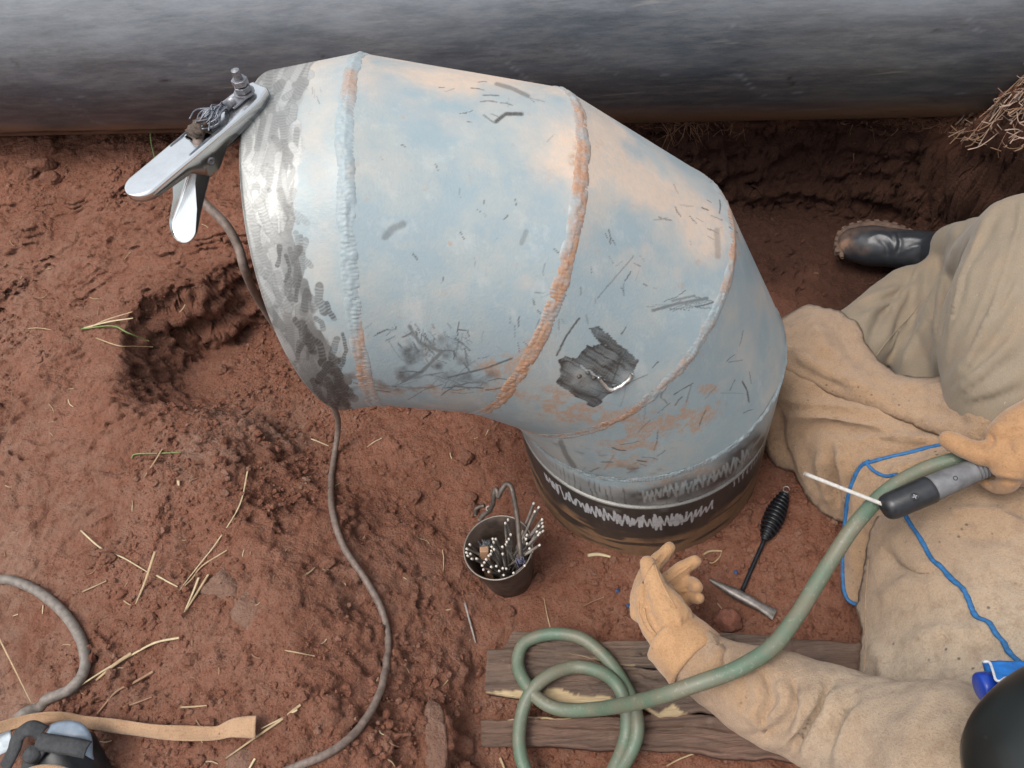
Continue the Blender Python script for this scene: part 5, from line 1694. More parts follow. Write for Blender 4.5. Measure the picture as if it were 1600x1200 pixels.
def shield():
    c = onground(60, 1215)
    e = thing('welding_shield', c, 'black welding shield with grey straps cut off by the bottom left corner', 'welding shield')
    Mb = simple('black_moulded_plastic', (.014, .015, .018), .42, 0, .5, 50, .2)
    Mg = simple('blue_grey_strap', (.16, .20, .25), .5, 0, .25, 60, .2)
    Mr = simple('black_rubber_strap', (.030, .031, .033), .75, 0, .5, 120, .5, .002)
    Mw = simple('pale_grey_cloth', (.45, .50, .53), .85, 0, .2, 90, .4)
    up = np.array([0, 0, 1.0])
    # shell: a curved half tube open towards the camera's left
    A = atz(120, 1150, c[2] + .075); Bq = atz(175, 1260, c[2] + .06)
    D = norm(Bq - A)
    S = norm(np.cross(D, up))
    if S[0] < 0: S = -S
    rows = []
    for i in range(26):
        x = i / 25
        P = A + D * (-.01 + .16 * x)
        row = []
        for k in range(22):
            a = -.6 + 2.6 * k / 21
            row.append(P + S * (.042 * math.sin(a) - .035) * (1 + .25 * x) + up * (.048 * math.cos(a) - .030) + D * .012 * math.sin(a * 1.7))
        rows.append(row)
    o = obj('shell', np.array(rows).reshape(-1, 3), gridF(26, 22), Mb, e)
    solid(o, .003, 0)
    def band(pts, w, mat, name, dz):
        P = catmull([atz(x, y, c[2] + z) for (x, y), z in zip(pts, dz)], 8)
        T, N, B = frames(P)
        rows = []
        for i in range(len(P)):
            s = norm(np.cross(up, T[i]))
            rows.append([P[i] + s * w * v + up * .004 * (1 - v * v) for v in np.linspace(-1, 1, 7)])
        o = obj(name, np.array(rows).reshape(-1, 3), gridF(len(P), 7), mat, e)
        solid(o, .0028, 0)
        return o
    band([(75, 1150), (95, 1144), (115, 1146), (128, 1160), (134, 1185)], .016, Mg, 'headband', [.085, .092, .092, .085, .06])
    band([(60, 1158), (90, 1163), (120, 1168), (138, 1172)], .012, Mr, 'strap', [.105, .108, .106, .100])
    band([(8, 1200), (22, 1172), (30, 1150), (48, 1138), (70, 1146)], .011, Mr, 'strap', [.08, .09, .095, .10, .09])
    band([(40, 1215), (48, 1190), (62, 1172), (70, 1160)], .012, Mr, 'strap', [.08, .09, .10, .10])
    band([(60, 1235), (78, 1205), (92, 1180), (96, 1165)], .009, Mg, 'strap', [.07, .08, .085, .09])
    band([(-20, 1170), (0, 1160), (20, 1150)], .020, Mw, 'pale_cloth_lining', [.06, .062, .06])
    # rubber boss where the straps meet
    p = atz(48, 1178, c[2] + .105)
    V, F = lathe(p - up * .012, up + norm(CAM_LOC - p) * .4, [(0, .0125), (.012, .0135), (.017, .011), (.018, .0001)], 28)
    V += .0012 * np.stack([vnoise(V * 150, i) for i in range(3)], 1)
    obj('strap_boss', V, F, Mr, e)
    # tan edging in the very corner
    P = catmull([atz(10, 1232, c[2] + .10), atz(45, 1207, c[2] + .115), atz(85, 1203, c[2] + .115), atz(130, 1218, c[2] + .10)], 8)
    obj('leather_edging', *tube(P, .007, 10, True, .5), M_SUEDE, e)
shield()

# ================================================================== THE WELDER
from mathutils.geometry import delaunay_2d_cdt

def merged(tubes, voxel, smooth=6, keep=None):
    """one continuous skin grown over a set of tubes / lumps: returns V, F (quads), N"""
    mb = MB()
    for V, F in tubes: mb.add(V, F)
    me = bpy.data.meshes.new('work')
    me.from_pydata(np.vstack(mb.V).tolist(), [], mb.F)
    o = bpy.data.objects.new('work', me)
    COL.objects.link(o)
    m = o.modifiers.new('r', 'REMESH')
    m.mode = 'VOXEL'
    m.voxel_size = voxel
    m.adaptivity = 0
    if smooth:
        s = o.modifiers.new('s', 'SMOOTH')
        s.factor = .5
        s.iterations = smooth
    dg = bpy.context.evaluated_depsgraph_get()
    ev = o.evaluated_get(dg).to_mesh()
    V = np.empty(len(ev.vertices) * 3, np.float32); ev.vertices.foreach_get('co', V)
    V = V.reshape(-1, 3).astype(float)
    F = [list(p.vertices) for p in ev.polygons]
    o.evaluated_get(dg).to_mesh_clear()
    bpy.data.objects.remove(o)
    bpy.data.meshes.remove(me)
    return V, F

def normals(V, F):
    N = np.zeros_like(V)
    A = np.array([f[:3] for f in F])
    n = np.cross(V[A[:, 1]] - V[A[:, 0]], V[A[:, 2]] - V[A[:, 0]])
    for k in range(3): np.add.at(N, A[:, k], n)
    Q = [f for f in F if len(f) == 4]
    if Q:
        B = np.array(Q)
        n = np.cross(V[B[:, 2]] - V[B[:, 0]], V[B[:, 3]] - V[B[:, 0]])
        for k in (0, 2, 3): np.add.at(N, B[:, k], n)
    return N / (np.linalg.norm(N, axis=1)[:, None] + 1e-12)

def sculpt(V, F, strokes=(), wob=(), flip=1):
    """cloth folds: strokes are (photo polyline, half-width in photo px, height in m) laid on the side the camera sees"""
    for st in strokes:
        pl, wd, h = st[:3]
        asym = st[3] if len(st) > 3 else 0
        N = normals(V, F) * flip
        P, dep = project(V)
        pl_ = catmull(np.array(pl, float), 5)
        dd, al = poly_dist(P, pl_)
        f = np.clip(((CAM_LOC - V) * N).sum(1) / np.linalg.norm(CAM_LOC - V, axis=1) * 2, 0, 1)
        L = al.max() + 1e-9
        end = sstep(0, .22, al / L) * sstep(1.0, .78, al / L)
        V = V + N * (1.45 * h * np.exp(-(dd / wd) ** 2) * f * (.25 + .75 * end))[:, None]
    for (sc, a, s) in wob:
        N = normals(V, F) * flip
        V = V + N * (a * fbm(V * np.asarray(sc), 3, s))[:, None]
    return V

def limb(pts, r, ns=20, flat=1.0, N0=None):
    P = catmull(pts, 6)
    q = np.linspace(0, 1, len(P))
    rr = np.interp(q, np.linspace(0, 1, len(r)), r)
    V, F = tube(P, rr, ns, True, flat, N0)
    # rounded ends
    return V, F

def ball(c, r, n=16):
    u = np.linspace(0, 2 * np.pi, n, endpoint=False); v = np.linspace(.01, np.pi - .01, n)
    U, W = np.meshgrid(u, v, indexing='ij')
    D = np.stack([np.cos(U) * np.sin(W), np.sin(U) * np.sin(W), np.cos(W)], 2).reshape(-1, 3)
    F = gridF(n, n, True, False)[:, ::-1].tolist()
    F += [[i * n for i in range(n)], [i * n + n - 1 for i in range(n)][::-1]]
    return D * np.asarray(r) + c, F

def chain(pts, r, ns=16):
    t = [limb(pts, r, ns)]
    t.append(ball(pts[0], r[0] * .98)); t.append(ball(pts[-1], r[-1] * .98))
    return t

def tps(ctrl):
    C = np.array([(a, b) for a, b, _ in ctrl], float) / 100
    z = np.array([c for *_, c in ctrl], float)
    def U(d2): return np.where(d2 > 1e-12, .5 * d2 * np.log(np.maximum(d2, 1e-12)), 0)
    n = len(C)
    K = U(((C[:, None] - C[None]) ** 2).sum(2)) + np.eye(n) * .02
    Pm = np.hstack([np.ones((n, 1)), C])
    A = np.zeros((n + 3, n + 3)); A[:n, :n] = K; A[:n, n:] = Pm; A[n:, :n] = Pm.T
    wv = np.linalg.solve(A, np.concatenate([z, np.zeros(3)]))
    def f(P):
        Q = np.asarray(P, float) / 100
        return U(((Q[:, None] - C[None]) ** 2).sum(2)) @ wv[:n] + wv[n] + Q @ wv[n + 1:]
    return f

def sheet(outline, ctrl, step=5.0, rough=.0, seed=0, roll=0.0, rollpx=12):
    """a piece of cloth lying over the body: outline in photo px, heights at control points (px, px, z)"""
    pl = np.array(outline, float)
    O_ = []
    for A, B in zip(pl, np.roll(pl, -1, 0)):
        n = max(1, int(np.linalg.norm(B - A) / step))
        for k in range(n): O_.append(A + (B - A) * k / n)
    O_ = np.array(O_)
    Q3 = np.stack([O_[:, 0], O_[:, 1], 0 * O_[:, 0]], 1)
    O_ = O_ + rough * np.stack([fbm(Q3 / 14, 3, seed), fbm(Q3 / 14, 3, seed + 1)], 1)
    lo, hi = O_.min(0), O_.max(0)
    gx, gy = np.meshgrid(np.arange(lo[0], hi[0], step), np.arange(lo[1], hi[1], step * .87), indexing='ij')
    gx = gx + (np.arange(gx.shape[1]) % 2)[None] * step / 2
    G = np.stack([gx.ravel(), gy.ravel()], 1)
    G = G[inside(O_, G[:, 0], G[:, 1])]
    dd, _ = poly_dist(G, np.vstack([O_, O_[:1]]))
    G = G[dd > step * .55]
    P = np.vstack([O_, G])
    n = len(O_)
    r = delaunay_2d_cdt([Vector(p) for p in P], [], [list(range(n))], 1, 1e-5)
    Pv = np.array([tuple(v) for v in r[0]])
    F = [list(f) for f in r[2]]
    z = tps(ctrl)(Pv)
    if roll:
        dd, _ = poly_dist(Pv, np.vstack([O_, O_[:1]]))
        z = z - roll * np.exp(-(dd / rollpx) ** 1.3)
    D = np.stack([ray(*p) for p in Pv])
    V = CAM_LOC + D * ((z - CAM_LOC[2]) / D[:, 2])[:, None]
    A = np.array(F)
    nn = np.cross(V[A[:, 1]] - V[A[:, 0]], V[A[:, 2]] - V[A[:, 0]]).sum(0)
    if nn @ (CAM_LOC - V.mean(0)) < 0: F = [f[::-1] for f in F]
    return V, F

def on_sheet(ctrl, pts, lift=0.0):
    z = tps(ctrl)(np.array(pts, float))
    X = np.array([atz(x, y, zz) for (x, y), zz in zip(pts, z)])
    d = np.array([norm(CAM_LOC - p) for p in X])
    return X + d * lift

# ---- the person: a body under the clothes, sitting in the pit
hip = atz(1600, 840, -.10)
BODY = []
hipL, hipR = atz(1520, 850, -.14), atz(1670, 830, -.14)
kneeL, ankL = atz(1292, 560, -.135), atz(1425, 452, -.165)
kneeR = atz(1592, 362, .185)
ankR = atz(1492, 405, -.14)
chest = atz(1620, 1080, .02); neck = atz(1660, 1180, .20); head = atz(1690, 1215, .33)
shL, shR = atz(1480, 1210, .10), atz(1780, 1060, .10)
elbL = atz(1330, 1142, .015); wrL = atz(1075, 1030, -.03)
elbR = atz(1800, 800, .16); wrR = atz(1640, 705, HZ + .02)
BODY += chain([hipL, (hipL + kneeL) / 2, kneeL], [.075, .068, .052]) + chain([kneeL, (kneeL + ankL) / 2, ankL], [.052, .045, .034])
BODY += chain([hipR, (hipR + kneeR) / 2, kneeR], [.075, .068, .052]) + chain([kneeR, atz(1560, 402, .06), atz(1525, 415, -.05), ankR], [.045, .040, .036, .030])
BODY += chain([(hipL + hipR) / 2, (hip + chest) / 2, chest, neck], [.075, .075, .085, .05]) + chain([neck, head], [.05, .05]) + [ball(head, (.07, .075, .085))]
BODY += chain([shL, elbL, wrL], [.05, .042, .030]) + chain([shR, elbR, wrR], [.05, .042, .030]) + chain([chest, shL], [.06, .05]) + chain([chest, shR], [.06, .05])
BODY += chain([ankR, atz(1400, 384, -.185)], [.036, .028]) + chain([ankL, ankL + np.array([.08, .05, -.02])], [.034, .026])
Vb, Fb = merged(BODY, .014, 5)
M_SKIN = simple('skin', (.13, .07, .045), .6, 0, .2, 30, .1)
PERSON = obj('person', Vb, Fb, M_SKIN, None, hip * np.array([1, 1, 0]) + np.array([0, 0, -.2]))
tag(PERSON, 'person seated in the pit in khaki trousers, tan leather apron, gloves and black helmet', 'person')

# ---- trousers
def twill(name, a, b):
    n = NT(name)
    g = n.noise(6, 4, .6)
    d = n.noise(14, 5, .65)
    c = n.mix(g, a, b)
    c = n.mix(n.math('MULTIPLY', n.ramp(d, [(.5, 0.0), (.72, 1.0)]), .45), c, (.28, .18, .115))
    wv = n.noise(900, 2, .5, n.map((1, .3, 1), (0, 0, .8)))
    c = n.mix(n.math('MULTIPLY', n.ramp(wv, [(.35, 1.0), (.55, 0.0)]), .25), c, tuple(x * .5 for x in a))
    sp = n.ramp(n.noise(160, 3, .6), [(.68, 0.0), (.74, .35)])
    c = n.mix(sp, c, (.5, .42, .33))
    n.set(Base_Color=c, Roughness=.9)
    n.b.inputs['Sheen Weight'].default_value = .15
    n.bump(n.math('ADD', wv, n.math('MULTIPLY', n.noise(60, 4), .8)), .3, .0015)
    return n.m
M_KHAKI = twill('khaki_twill', (.185, .145, .100), (.255, .207, .15))

thighR_mid = atz(1545, 520, .12)
TR = []
kR = atz(1600, 372, .185)
TR += chain([atz(1650, 770, -.03), atz(1600, 640, .055), atz(1572, 520, .125), atz(1590, 420, .165), kR], [.125, .118, .104, .092, .080], 24)
TR += chain([kR, atz(1560, 400, .06), atz(1530, 415, -.04), atz(1498, 412, -.12), atz(1486, 408, -.15)], [.080, .080, .072, .066, .060], 24)
TR += chain([atz(1310, 575, -.13), atz(1362, 510, -.145), atz(1412, 462, -.155), atz(1440, 448, -.16)], [.075, .068, .062, .052], 24)
TR += chain([atz(1520, 820, -.09), atz(1430, 720, -.095), atz(1310, 590, -.12)], [.12, .10, .075], 24)
TR += chain([atz(1520, 800, -.10), atz(1500, 650, -.13), atz(1440, 540, -.15), atz(1405, 500, -.16)], [.12, .09, .062, .045], 24)
TR += chain([atz(1470, 600, -.12), atz(1440, 545, -.135), atz(1425, 500, -.145), atz(1440, 455, -.15)], [.085, .065, .055, .05], 24)
TR += chain([atz(1525, 560, -.02), atz(1490, 500, -.07), atz(1470, 440, -.12)], [.08, .07, .06], 24)
TR += chain([atz(1560, 390, .05), atz(1520, 384, -.02), atz(1492, 384, -.07)], [.07, .058, .050], 24)
TR += chain([atz(1500, 840, -.11), atz(1670, 800, -.11)], [.125, .125], 24)
Vt, Ft = merged(TR, .0075, 8)
FOLDS = [
    # raised thigh and knee
    ([(1583, 300), (1545, 340), (1520, 400), (1500, 470), (1480, 560)], 9, .0065), ([(1560, 330), (1510, 420), (1470, 540)], 7, -.006), ([(1598, 330), (1568, 400), (1540, 470), (1500, 560)], 8, .004),
    ([(1600, 430), (1560, 490), (1510, 570), (1475, 600)], 10, .006), ([(1600, 470), (1555, 530), (1500, 600)], 7, -.004), ([(1600, 520), (1550, 570), (1490, 620)], 9, .005), ([(1600, 580), (1550, 610), (1500, 625)], 9, .004),
    ([(1486, 345), (1476, 380), (1462, 430), (1450, 500), (1452, 560)], 7, -.009), ([(1500, 330), (1488, 380), (1474, 440), (1466, 500)], 7, .008), ([(1520, 315), (1500, 370), (1488, 430)], 5, -.004),
    ([(1600, 300), (1590, 360), (1570, 430), (1535, 520), (1490, 610)], 4, .005), ([(1588, 310), (1576, 370), (1552, 440), (1515, 530)], 4, -.004), ([(1600, 400), (1570, 460), (1525, 545), (1485, 605)], 4, -.004), ([(1600, 505), (1550, 560), (1495, 612)], 4, .004), ([(1600, 548), (1545, 590), (1490, 628)], 4, -.004),
    ([(1530, 325), (1506, 390), (1488, 470), (1470, 560)], 4, .005), ([(1600, 605), (1560, 622), (1510, 632)], 5, -.005), ([(1470, 470), (1466, 520), (1460, 580)], 5, .005), ([(1510, 440), (1494, 510), (1478, 590)], 4, -.003),
    # the fabric between the legs
    ([(1440, 420), (1405, 455), (1372, 505), (1358, 540)], 8, -.008), ([(1455, 400), (1425, 445), (1392, 500), (1375, 550)], 8, .008), ([(1462, 420), (1438, 470), (1405, 530)], 6, -.006),
    ([(1450, 470), (1462, 510), (1470, 545)], 6, .005), ([(1420, 490), (1395, 530), (1380, 560)], 5, .006), ([(1445, 500), (1425, 540), (1408, 575)], 6, .006), ([(1432, 500), (1412, 540)], 4, -.006),
    # the lower leg lying beside the boot
    ([(1298, 482), (1335, 470), (1385, 455), (1420, 450)], 6, .006), ([(1310, 462), (1350, 448), (1400, 440)], 5, -.005), ([(1330, 440), (1370, 425), (1420, 418)], 7, .004), ([(1345, 500), (1375, 480), (1410, 470)], 5, .006), ([(1340, 490), (1370, 472), (1400, 462)], 4, -.004),
    ([(1372, 398), (1400, 404), (1440, 408)], 3, .003)]
Vt = sculpt(Vt, Ft, FOLDS, [((9, 9, 9), .006, 501), ((22, 22, 22), .0030, 502)])
tro = obj('trousers', Vt, Ft, M_KHAKI, PERSON)
BT = BVHTree.FromPolygons(Vt.tolist(), Ft)
def draped(bvh, pts, lift, r, ns=6):
    out = []
    for p in catmull(np.array(pts, float), 6):
        d = Vector(norm(ray(*p)))
        h = bvh.ray_cast(Vector(CAM_LOC), d)
        if h[0] is not None: out.append(np.array(h[0]) - np.array(d) * lift)
    return tube(np.array(out), r, ns) if len(out) > 2 else None
for pl in ([(1369, 557), (1385, 535), (1405, 512), (1424, 492), (1440, 470)], [(1374, 396), (1405, 402), (1442, 406)]):
    s = draped(BT, pl, .0006, .0013)
    if s: obj('seam', *s, M_KHAKI, tro)

# ---- boot
def boot():
    Ml = simple('scuffed_black_leather', (.016, .018, .022), .42, 0, .6, 50, .35, .002)
    n = NT('muddy_black_leather')
    mud = n.attr('paint')[0]
    f = n.noise(60, 5, .65)
    c = n.mix(f, (.012, .014, .018), (.035, .038, .044))
    c = n.mix(n.math('MULTIPLY', mud, n.ramp(f, [(.3, .2), (.6, 1.0)])), c, (.24, .135, .085))
    n.set(Base_Color=c, Roughness=n.math('ADD', .38, n.math('MULTIPLY', mud, .4)))
    n.bump(f, .25, .0015)
    toe = atz(1338, 384, -.165); heel = atz(1520, 398, -.15)
    T = [limb([atz(1334, 382, -.168), atz(1360, 384, -.158), atz(1400, 388, -.15), atz(1450, 392, -.135), atz(1500, 398, -.12)], [.042, .049, .046, .045, .047], 24), ball(atz(1336, 382, -.168), (.042, .044, .038)),
         limb([atz(1460, 392, -.13), atz(1500, 398, -.07)], [.045, .05], 24), ball(atz(1510, 398, -.13), .046)]
    V, F = merged(T, .0042, 6)
    V = sculpt(V, F, [([(1372, 372), (1385, 385), (1388, 405)], 4, -.002), ([(1395, 362), (1400, 378), (1396, 395)], 3, .0018), ([(1402, 362), (1407, 380), (1402, 398)], 3, -.002),
                      ([(1356, 372), (1378, 366), (1392, 375), (1396, 392)], 2.5, .0014), ([(1408, 395), (1430, 385), (1460, 384)], 3, .0016), ([(1400, 372), (1430, 372), (1465, 380)], 2.5, .0014)], [((40, 40, 40), .001, 510)])
    P, _ = project(V)
    mud = np.clip(blobs(P, [(1318, 380, 14, 14, 1.1, 0), (1335, 362, 22, 6, .4, 0), (1350, 390, 14, 10, .35, 0), (1400, 356, 60, 5, .4, 0)]) * (1 + .6 * fbm(V * 60, 3, 511)) - .1, 0, .9)
    b = obj('boot', V, F, n.m, PERSON, attrs={'paint': np.repeat(mud[:, None], 3, 1)})
    # tread sole along the far edge, with lugs
    Msole = simple('muddy_rubber_sole', (.10, .062, .045), .85, 0, .5, 70, .4, .002)
    pl = [(1310, 396), (1307, 378), (1312, 360), (1330, 350), (1358, 346), (1385, 349), (1408, 358), (1430, 368), (1460, 371), (1490, 372)]
    P = catmull([atz(x + 6, y + 7, -.172) for x, y in pl], 8)
    so = obj('sole', *tube(P, .0125 * np.minimum(1, .3 + np.linspace(0, 6, len(P))), 10), Msole, b)
    ctr_ = atz(1400, 388, -.178)
    s = np.concatenate([[0], np.cumsum(np.linalg.norm(np.diff(P, axis=0), axis=1))])
    for d in np.arange(.02, s[-1] - .01, .0185):
        c = np.array([np.interp(d, s, P[:, i]) for i in range(3)])
        T = np.array([np.interp(d + .004, s, P[:, i]) - np.interp(d - .004, s, P[:, i]) for i in range(3)]); T = norm(T)
        out = norm(np.cross(T, [0, 0, 1.0]))
        if out @ (c - ctr_) < 0: out = -out
        V, F = hull_box(c + out * .0085 + np.array([0, 0, .001]), T * .0062, out * .0065, np.array([0, 0, .0075]))
        bevel(obj('tread_lug', V, F, Msole, b, smooth=False), .0015)
boot()

# ---- lower jacket / lap, apron layers
XD = [(1376, 804), (1362, 838), (1352, 870), (1347, 910), (1344, 950), (1346, 985), (1340, 1020), (1338, 1060), (1344, 1100), (1352, 1140), (1372, 1180), (1400, 1230), (1460, 1310), (1600, 1360), (1760, 1330), (1830, 1180), (1830, 900), (1790, 760), (1700, 690), (1600, 680), (1540, 700), (1480, 735), (1420, 775)]
CD = [(1376, 804, -.045), (1352, 870, -.085), (1344, 950, -.12), (1338, 1060, -.07), (1352, 1140, -.01), (1400, 1230, .06), (1460, 1310, .10), (1600, 1360, .16), (1760, 1330, .16), (1830, 1180, .08), (1830, 900, .0), (1790, 760, -.02), (1700, 690, .06), (1600, 690, .075), (1540, 705, .06),
      (1480, 740, .04), (1420, 780, .005), (1420, 860, .005), (1400, 960, -.02), (1390, 1060, -.005), (1410, 1150, .06), (1480, 840, .062), (1470, 950, .055), (1460, 1050, .06), (1500, 1150, .14), (1560, 800, .09), (1560, 920, .10), (1560, 1040, .12), (1640, 1120, .18), (1680, 900, .10), (1700, 1030, .15), (1580, 1230, .19), (1460, 1200, .12)]
Vd, Fd = sheet(XD, CD, 4.2, 3, 601, .02, 10)
FD = [([(1378, 850), (1400, 885), (1430, 905), (1460, 910)], 10, -.006), ([(1400, 880), (1440, 898), (1462, 892)], 5, -.004), ([(1365, 940), (1420, 915), (1480, 920)], 14, .006), ([(1420, 1000), (1480, 985), (1550, 990)], 16, .006), ([(1350, 1085), (1400, 1075), (1450, 1080), (1490, 1065)], 5, .006), ([(1352, 1092), (1400, 1083), (1450, 1088)], 4, -.005),
      ([(1400, 1120), (1412, 1100), (1425, 1092)], 8, -.006), ([(1405, 1180), (1408, 1140), (1420, 1110), (1450, 1095)], 10, .008), ([(1500, 1100), (1520, 1080), (1540, 1070)], 8, -.010), ([(1490, 1130), (1495, 1110), (1520, 1090)], 7, .008), ([(1560, 790), (1620, 800), (1680, 800)], 6, -.008), ([(1470, 800), (1540, 795), (1600, 800)], 7, .004), ([(1480, 830), (1540, 840), (1600, 835)], 9, -.003),
      ([(1445, 800), (1470, 850), (1520, 900), (1550, 960)], 14, .004), ([(1440, 1130), (1470, 1180), (1480, 1230)], 10, -.006), ([(1355, 1000), (1380, 1040), (1375, 1090)], 14, .006), ([(1540, 870), (1570, 930), (1590, 980)], 12, .004)]
Vd = sculpt(Vd, Fd, FD, [((5, 5, 5), .006, 607), ((10, 10, 10), .008, 603), ((28, 28, 28), .0032, 604), ((75, 75, 75), .0012, 605)])
def pale_mix(V):
    P, _ = project(V)
    return np.clip(sstep(760, 1150, P[:, 1] + .25 * (P[:, 0] - 1400) + 60 * fbm(V * 9, 4, 606)), 0, 1), P
n = NT('worn_apron_suede')
pl_, rd_, _ = n.attr('paint')
big = n.noise(9, 5, .65); fz = n.noise(330, 4, .75); mid = n.noise(45, 5, .65)
c = n.mix(big, (.355, .215, .120), (.445, .295, .178))
c = n.mix(pl_, c, n.mix(mid, (.41, .31, .21), (.54, .445, .335)))
c = n.mix(n.math('MULTIPLY', n.ramp(mid, [(.3, 1.0), (.5, 0.0)]), .42), c, (.20, .12, .075))
c = n.mix(n.math('MULTIPLY', n.ramp(n.noise(4.5, 6, .7), [(.50, 0.0), (.66, 1.0)]), .32), c, (.21, .13, .08))
c = n.mix(n.math('MULTIPLY', n.ramp(fz, [(.3, 1.0), (.5, 0.0)]), .45), c, (.15, .09, .055))
c = n.mix(n.math('MULTIPLY', n.ramp(fz, [(.55, 0.0), (.75, 1.0)]), .35), c, (.60, .46, .32))
c = n.mix(n.math('MULTIPLY', rd_, n.ramp(fz, [(.2, .4), (.5, 1.0)])), c, (.28, .11, .07))
spots = n.ramp(n.voro(48), [(.07, 1.0), (.15, 0.0)])
c = n.mix(n.math('MULTIPLY', spots, n.ramp(n.noise(11, 2), [(.48, 0.0), (.58, .8)])), c, (.05, .035, .025))
n.set(Base_Color=c, Roughness=.95)
n.b.inputs['Specular IOR Level'].default_value = .15
n.b.inputs['Sheen Weight'].default_value = .25
n.bump(n.math('ADD', n.math('ADD', fz, n.math('MULTIPLY', mid, .8)), n.math('MULTIPLY', n.noise(110, 4, .7), .8)), .9, .0045)
M_APRON = n.m
pm, P = pale_mix(Vd)
rd = np.clip(blobs(P, [(1508, 1108, 9, 18, 1, -.6), (1428, 1088, 10, 5, .8, -.5), (1440, 1180, 8, 5, .8, .6), (1395, 1110, 8, 8, .3, 0), (1480, 1060, 14, 8, .2, 0)]), 0, .9)
jk = obj('leather_jacket', Vd, Fd, M_APRON, PERSON, attrs={'paint': np.stack([pm, rd, 0 * pm], 1)})
jk['label'] = 'front of the pale worn leather jacket'
solid(jk, .004, -1)

def apron_piece(name, outline, ctrl, folds, seed, label, roll=.02, rollpx=10, rough=3, pale=0.0, step=4.2):
    V, F = sheet(outline, ctrl, step, rough, seed, roll, rollpx)
    V = sculpt(V, F, folds, [((11, 11, 11), .006, seed + 2), ((30, 30, 30), .0030, seed + 3), ((75, 75, 75), .0012, seed + 4)])
    z0 = np.zeros(len(V))
    o = obj(name, V, F, M_APRON, PERSON, attrs={'paint': np.stack([z0 + pale, z0, z0], 1)})
    o['label'] = label
    solid(o, .004, -1)
    return o

# lower layer over the thigh
XB = [(1180, 575), (1230, 572), (1300, 585), (1400, 620), (1500, 640), (1600, 640), (1660, 690), (1600, 730), (1520, 748), (1460, 775), (1400, 800), (1360, 806), (1318, 816), (1306, 815), (1284, 802), (1268, 786), (1254, 762), (1243, 738), (1228, 734), (1212, 726), (1196, 704), (1190, 690), (1180, 640)]
CB = [(1180, 575, -.10), (1230, 572, -.05), (1300, 585, -.035), (1400, 620, -.01), (1500, 640, .035), (1600, 640, .10), (1660, 690, .10), (1600, 730, .09), (1520, 748, .06), (1460, 775, .025), (1400, 795, -.015), (1360, 806, -.10), (1312, 816, -.205), (1268, 786, -.20), (1243, 738, -.20), (1212, 726, -.215), (1190, 690, -.20), (1180, 640, -.15),
      (1235, 640, -.09), (1300, 650, -.055), (1290, 720, -.10), (1360, 690, -.035), (1350, 750, -.065), (1440, 700, .01), (1300, 770, -.165), (1500, 690, .05)]
FB = [([(1225, 620), (1260, 632), (1320, 640), (1390, 655)], 12, .008), ([(1222, 665), (1250, 650), (1300, 655), (1360, 668), (1420, 676)], 11, .009), ([(1230, 640), (1290, 642), (1350, 652)], 6, -.006), ([(1240, 690), (1280, 668), (1330, 672), (1400, 690)], 9, -.008),
      ([(1298, 700), (1303, 735), (1310, 800)], 7, -.013), ([(1310, 700), (1322, 740), (1326, 800)], 9, .010), ([(1280, 705), (1286, 745), (1300, 795)], 9, .009), ([(1245, 700), (1258, 735), (1275, 775)], 9, .007), ([(1216, 640), (1222, 690), (1240, 735)], 7, -.007), ([(1205, 640), (1208, 690), (1216, 722)], 7, .008),
      ([(1330, 690), (1400, 682), (1440, 690), (1460, 700)], 7, .008), ([(1400, 690), (1440, 684), (1470, 690)], 5, .004), ([(1360, 712), (1420, 704), (1480, 690)], 6, -.007), ([(1372, 728), (1430, 718), (1490, 700)], 7, .008)]
apron_piece('leather_apron', XB, CB, FB, 620, 'tan suede apron draped over the thigh', .018, 8)
# upper fold hanging over it
XA = [(1150, 560), (1185, 525), (1222, 498), (1245, 484), (1262, 477), (1282, 478), (1300, 482), (1322, 490), (1338, 503), (1346, 518), (1352, 534), (1368, 557), (1384, 574), (1404, 584), (1445, 589), (1470, 588), (1490, 596), (1508, 608), (1526, 626), (1548, 640), (1580, 655), (1640, 680), (1600, 712), (1520, 696), (1490, 688), (1455, 676), (1420, 662), (1380, 646), (1330, 630), (1300, 618), (1270, 603), (1225, 583), (1190, 575)]
CA = [(1150, 560, -.08), (1185, 525, -.10), (1222, 498, -.105), (1262, 477, -.082), (1300, 482, -.062), (1338, 503, -.050), (1352, 534, -.036), (1368, 557, -.026), (1404, 584, -.012), (1445, 589, .0), (1490, 596, .07), (1526, 626, .105), (1580, 655, .125), (1640, 680, .13), (1600, 712, .115), (1520, 696, .075), (1490, 688, .06), (1420, 662, .015), (1330, 630, -.025), (1270, 603, -.04), (1225, 583, -.055),
      (1250, 530, -.044), (1300, 540, -.020), (1340, 590, -.006), (1420, 625, .018), (1480, 640, .06)]
FA = [([(1262, 490), (1280, 530), (1300, 560)], 16, .006), ([(1300, 500), (1325, 540), (1350, 580)], 14, -.005), ([(1400, 600), (1440, 605), (1480, 608)], 8, .006), ([(1420, 640), (1470, 645), (1520, 660)], 10, -.004), ([(1230, 545), (1280, 575), (1340, 605), (1400, 630)], 10, .005), ([(1225, 560), (1280, 590), (1330, 612)], 7, -.004)]
apron_piece('leather_apron', XA, CA, FA, 640, 'upper fold of the tan suede apron beside the grey elbow', .014, 7)
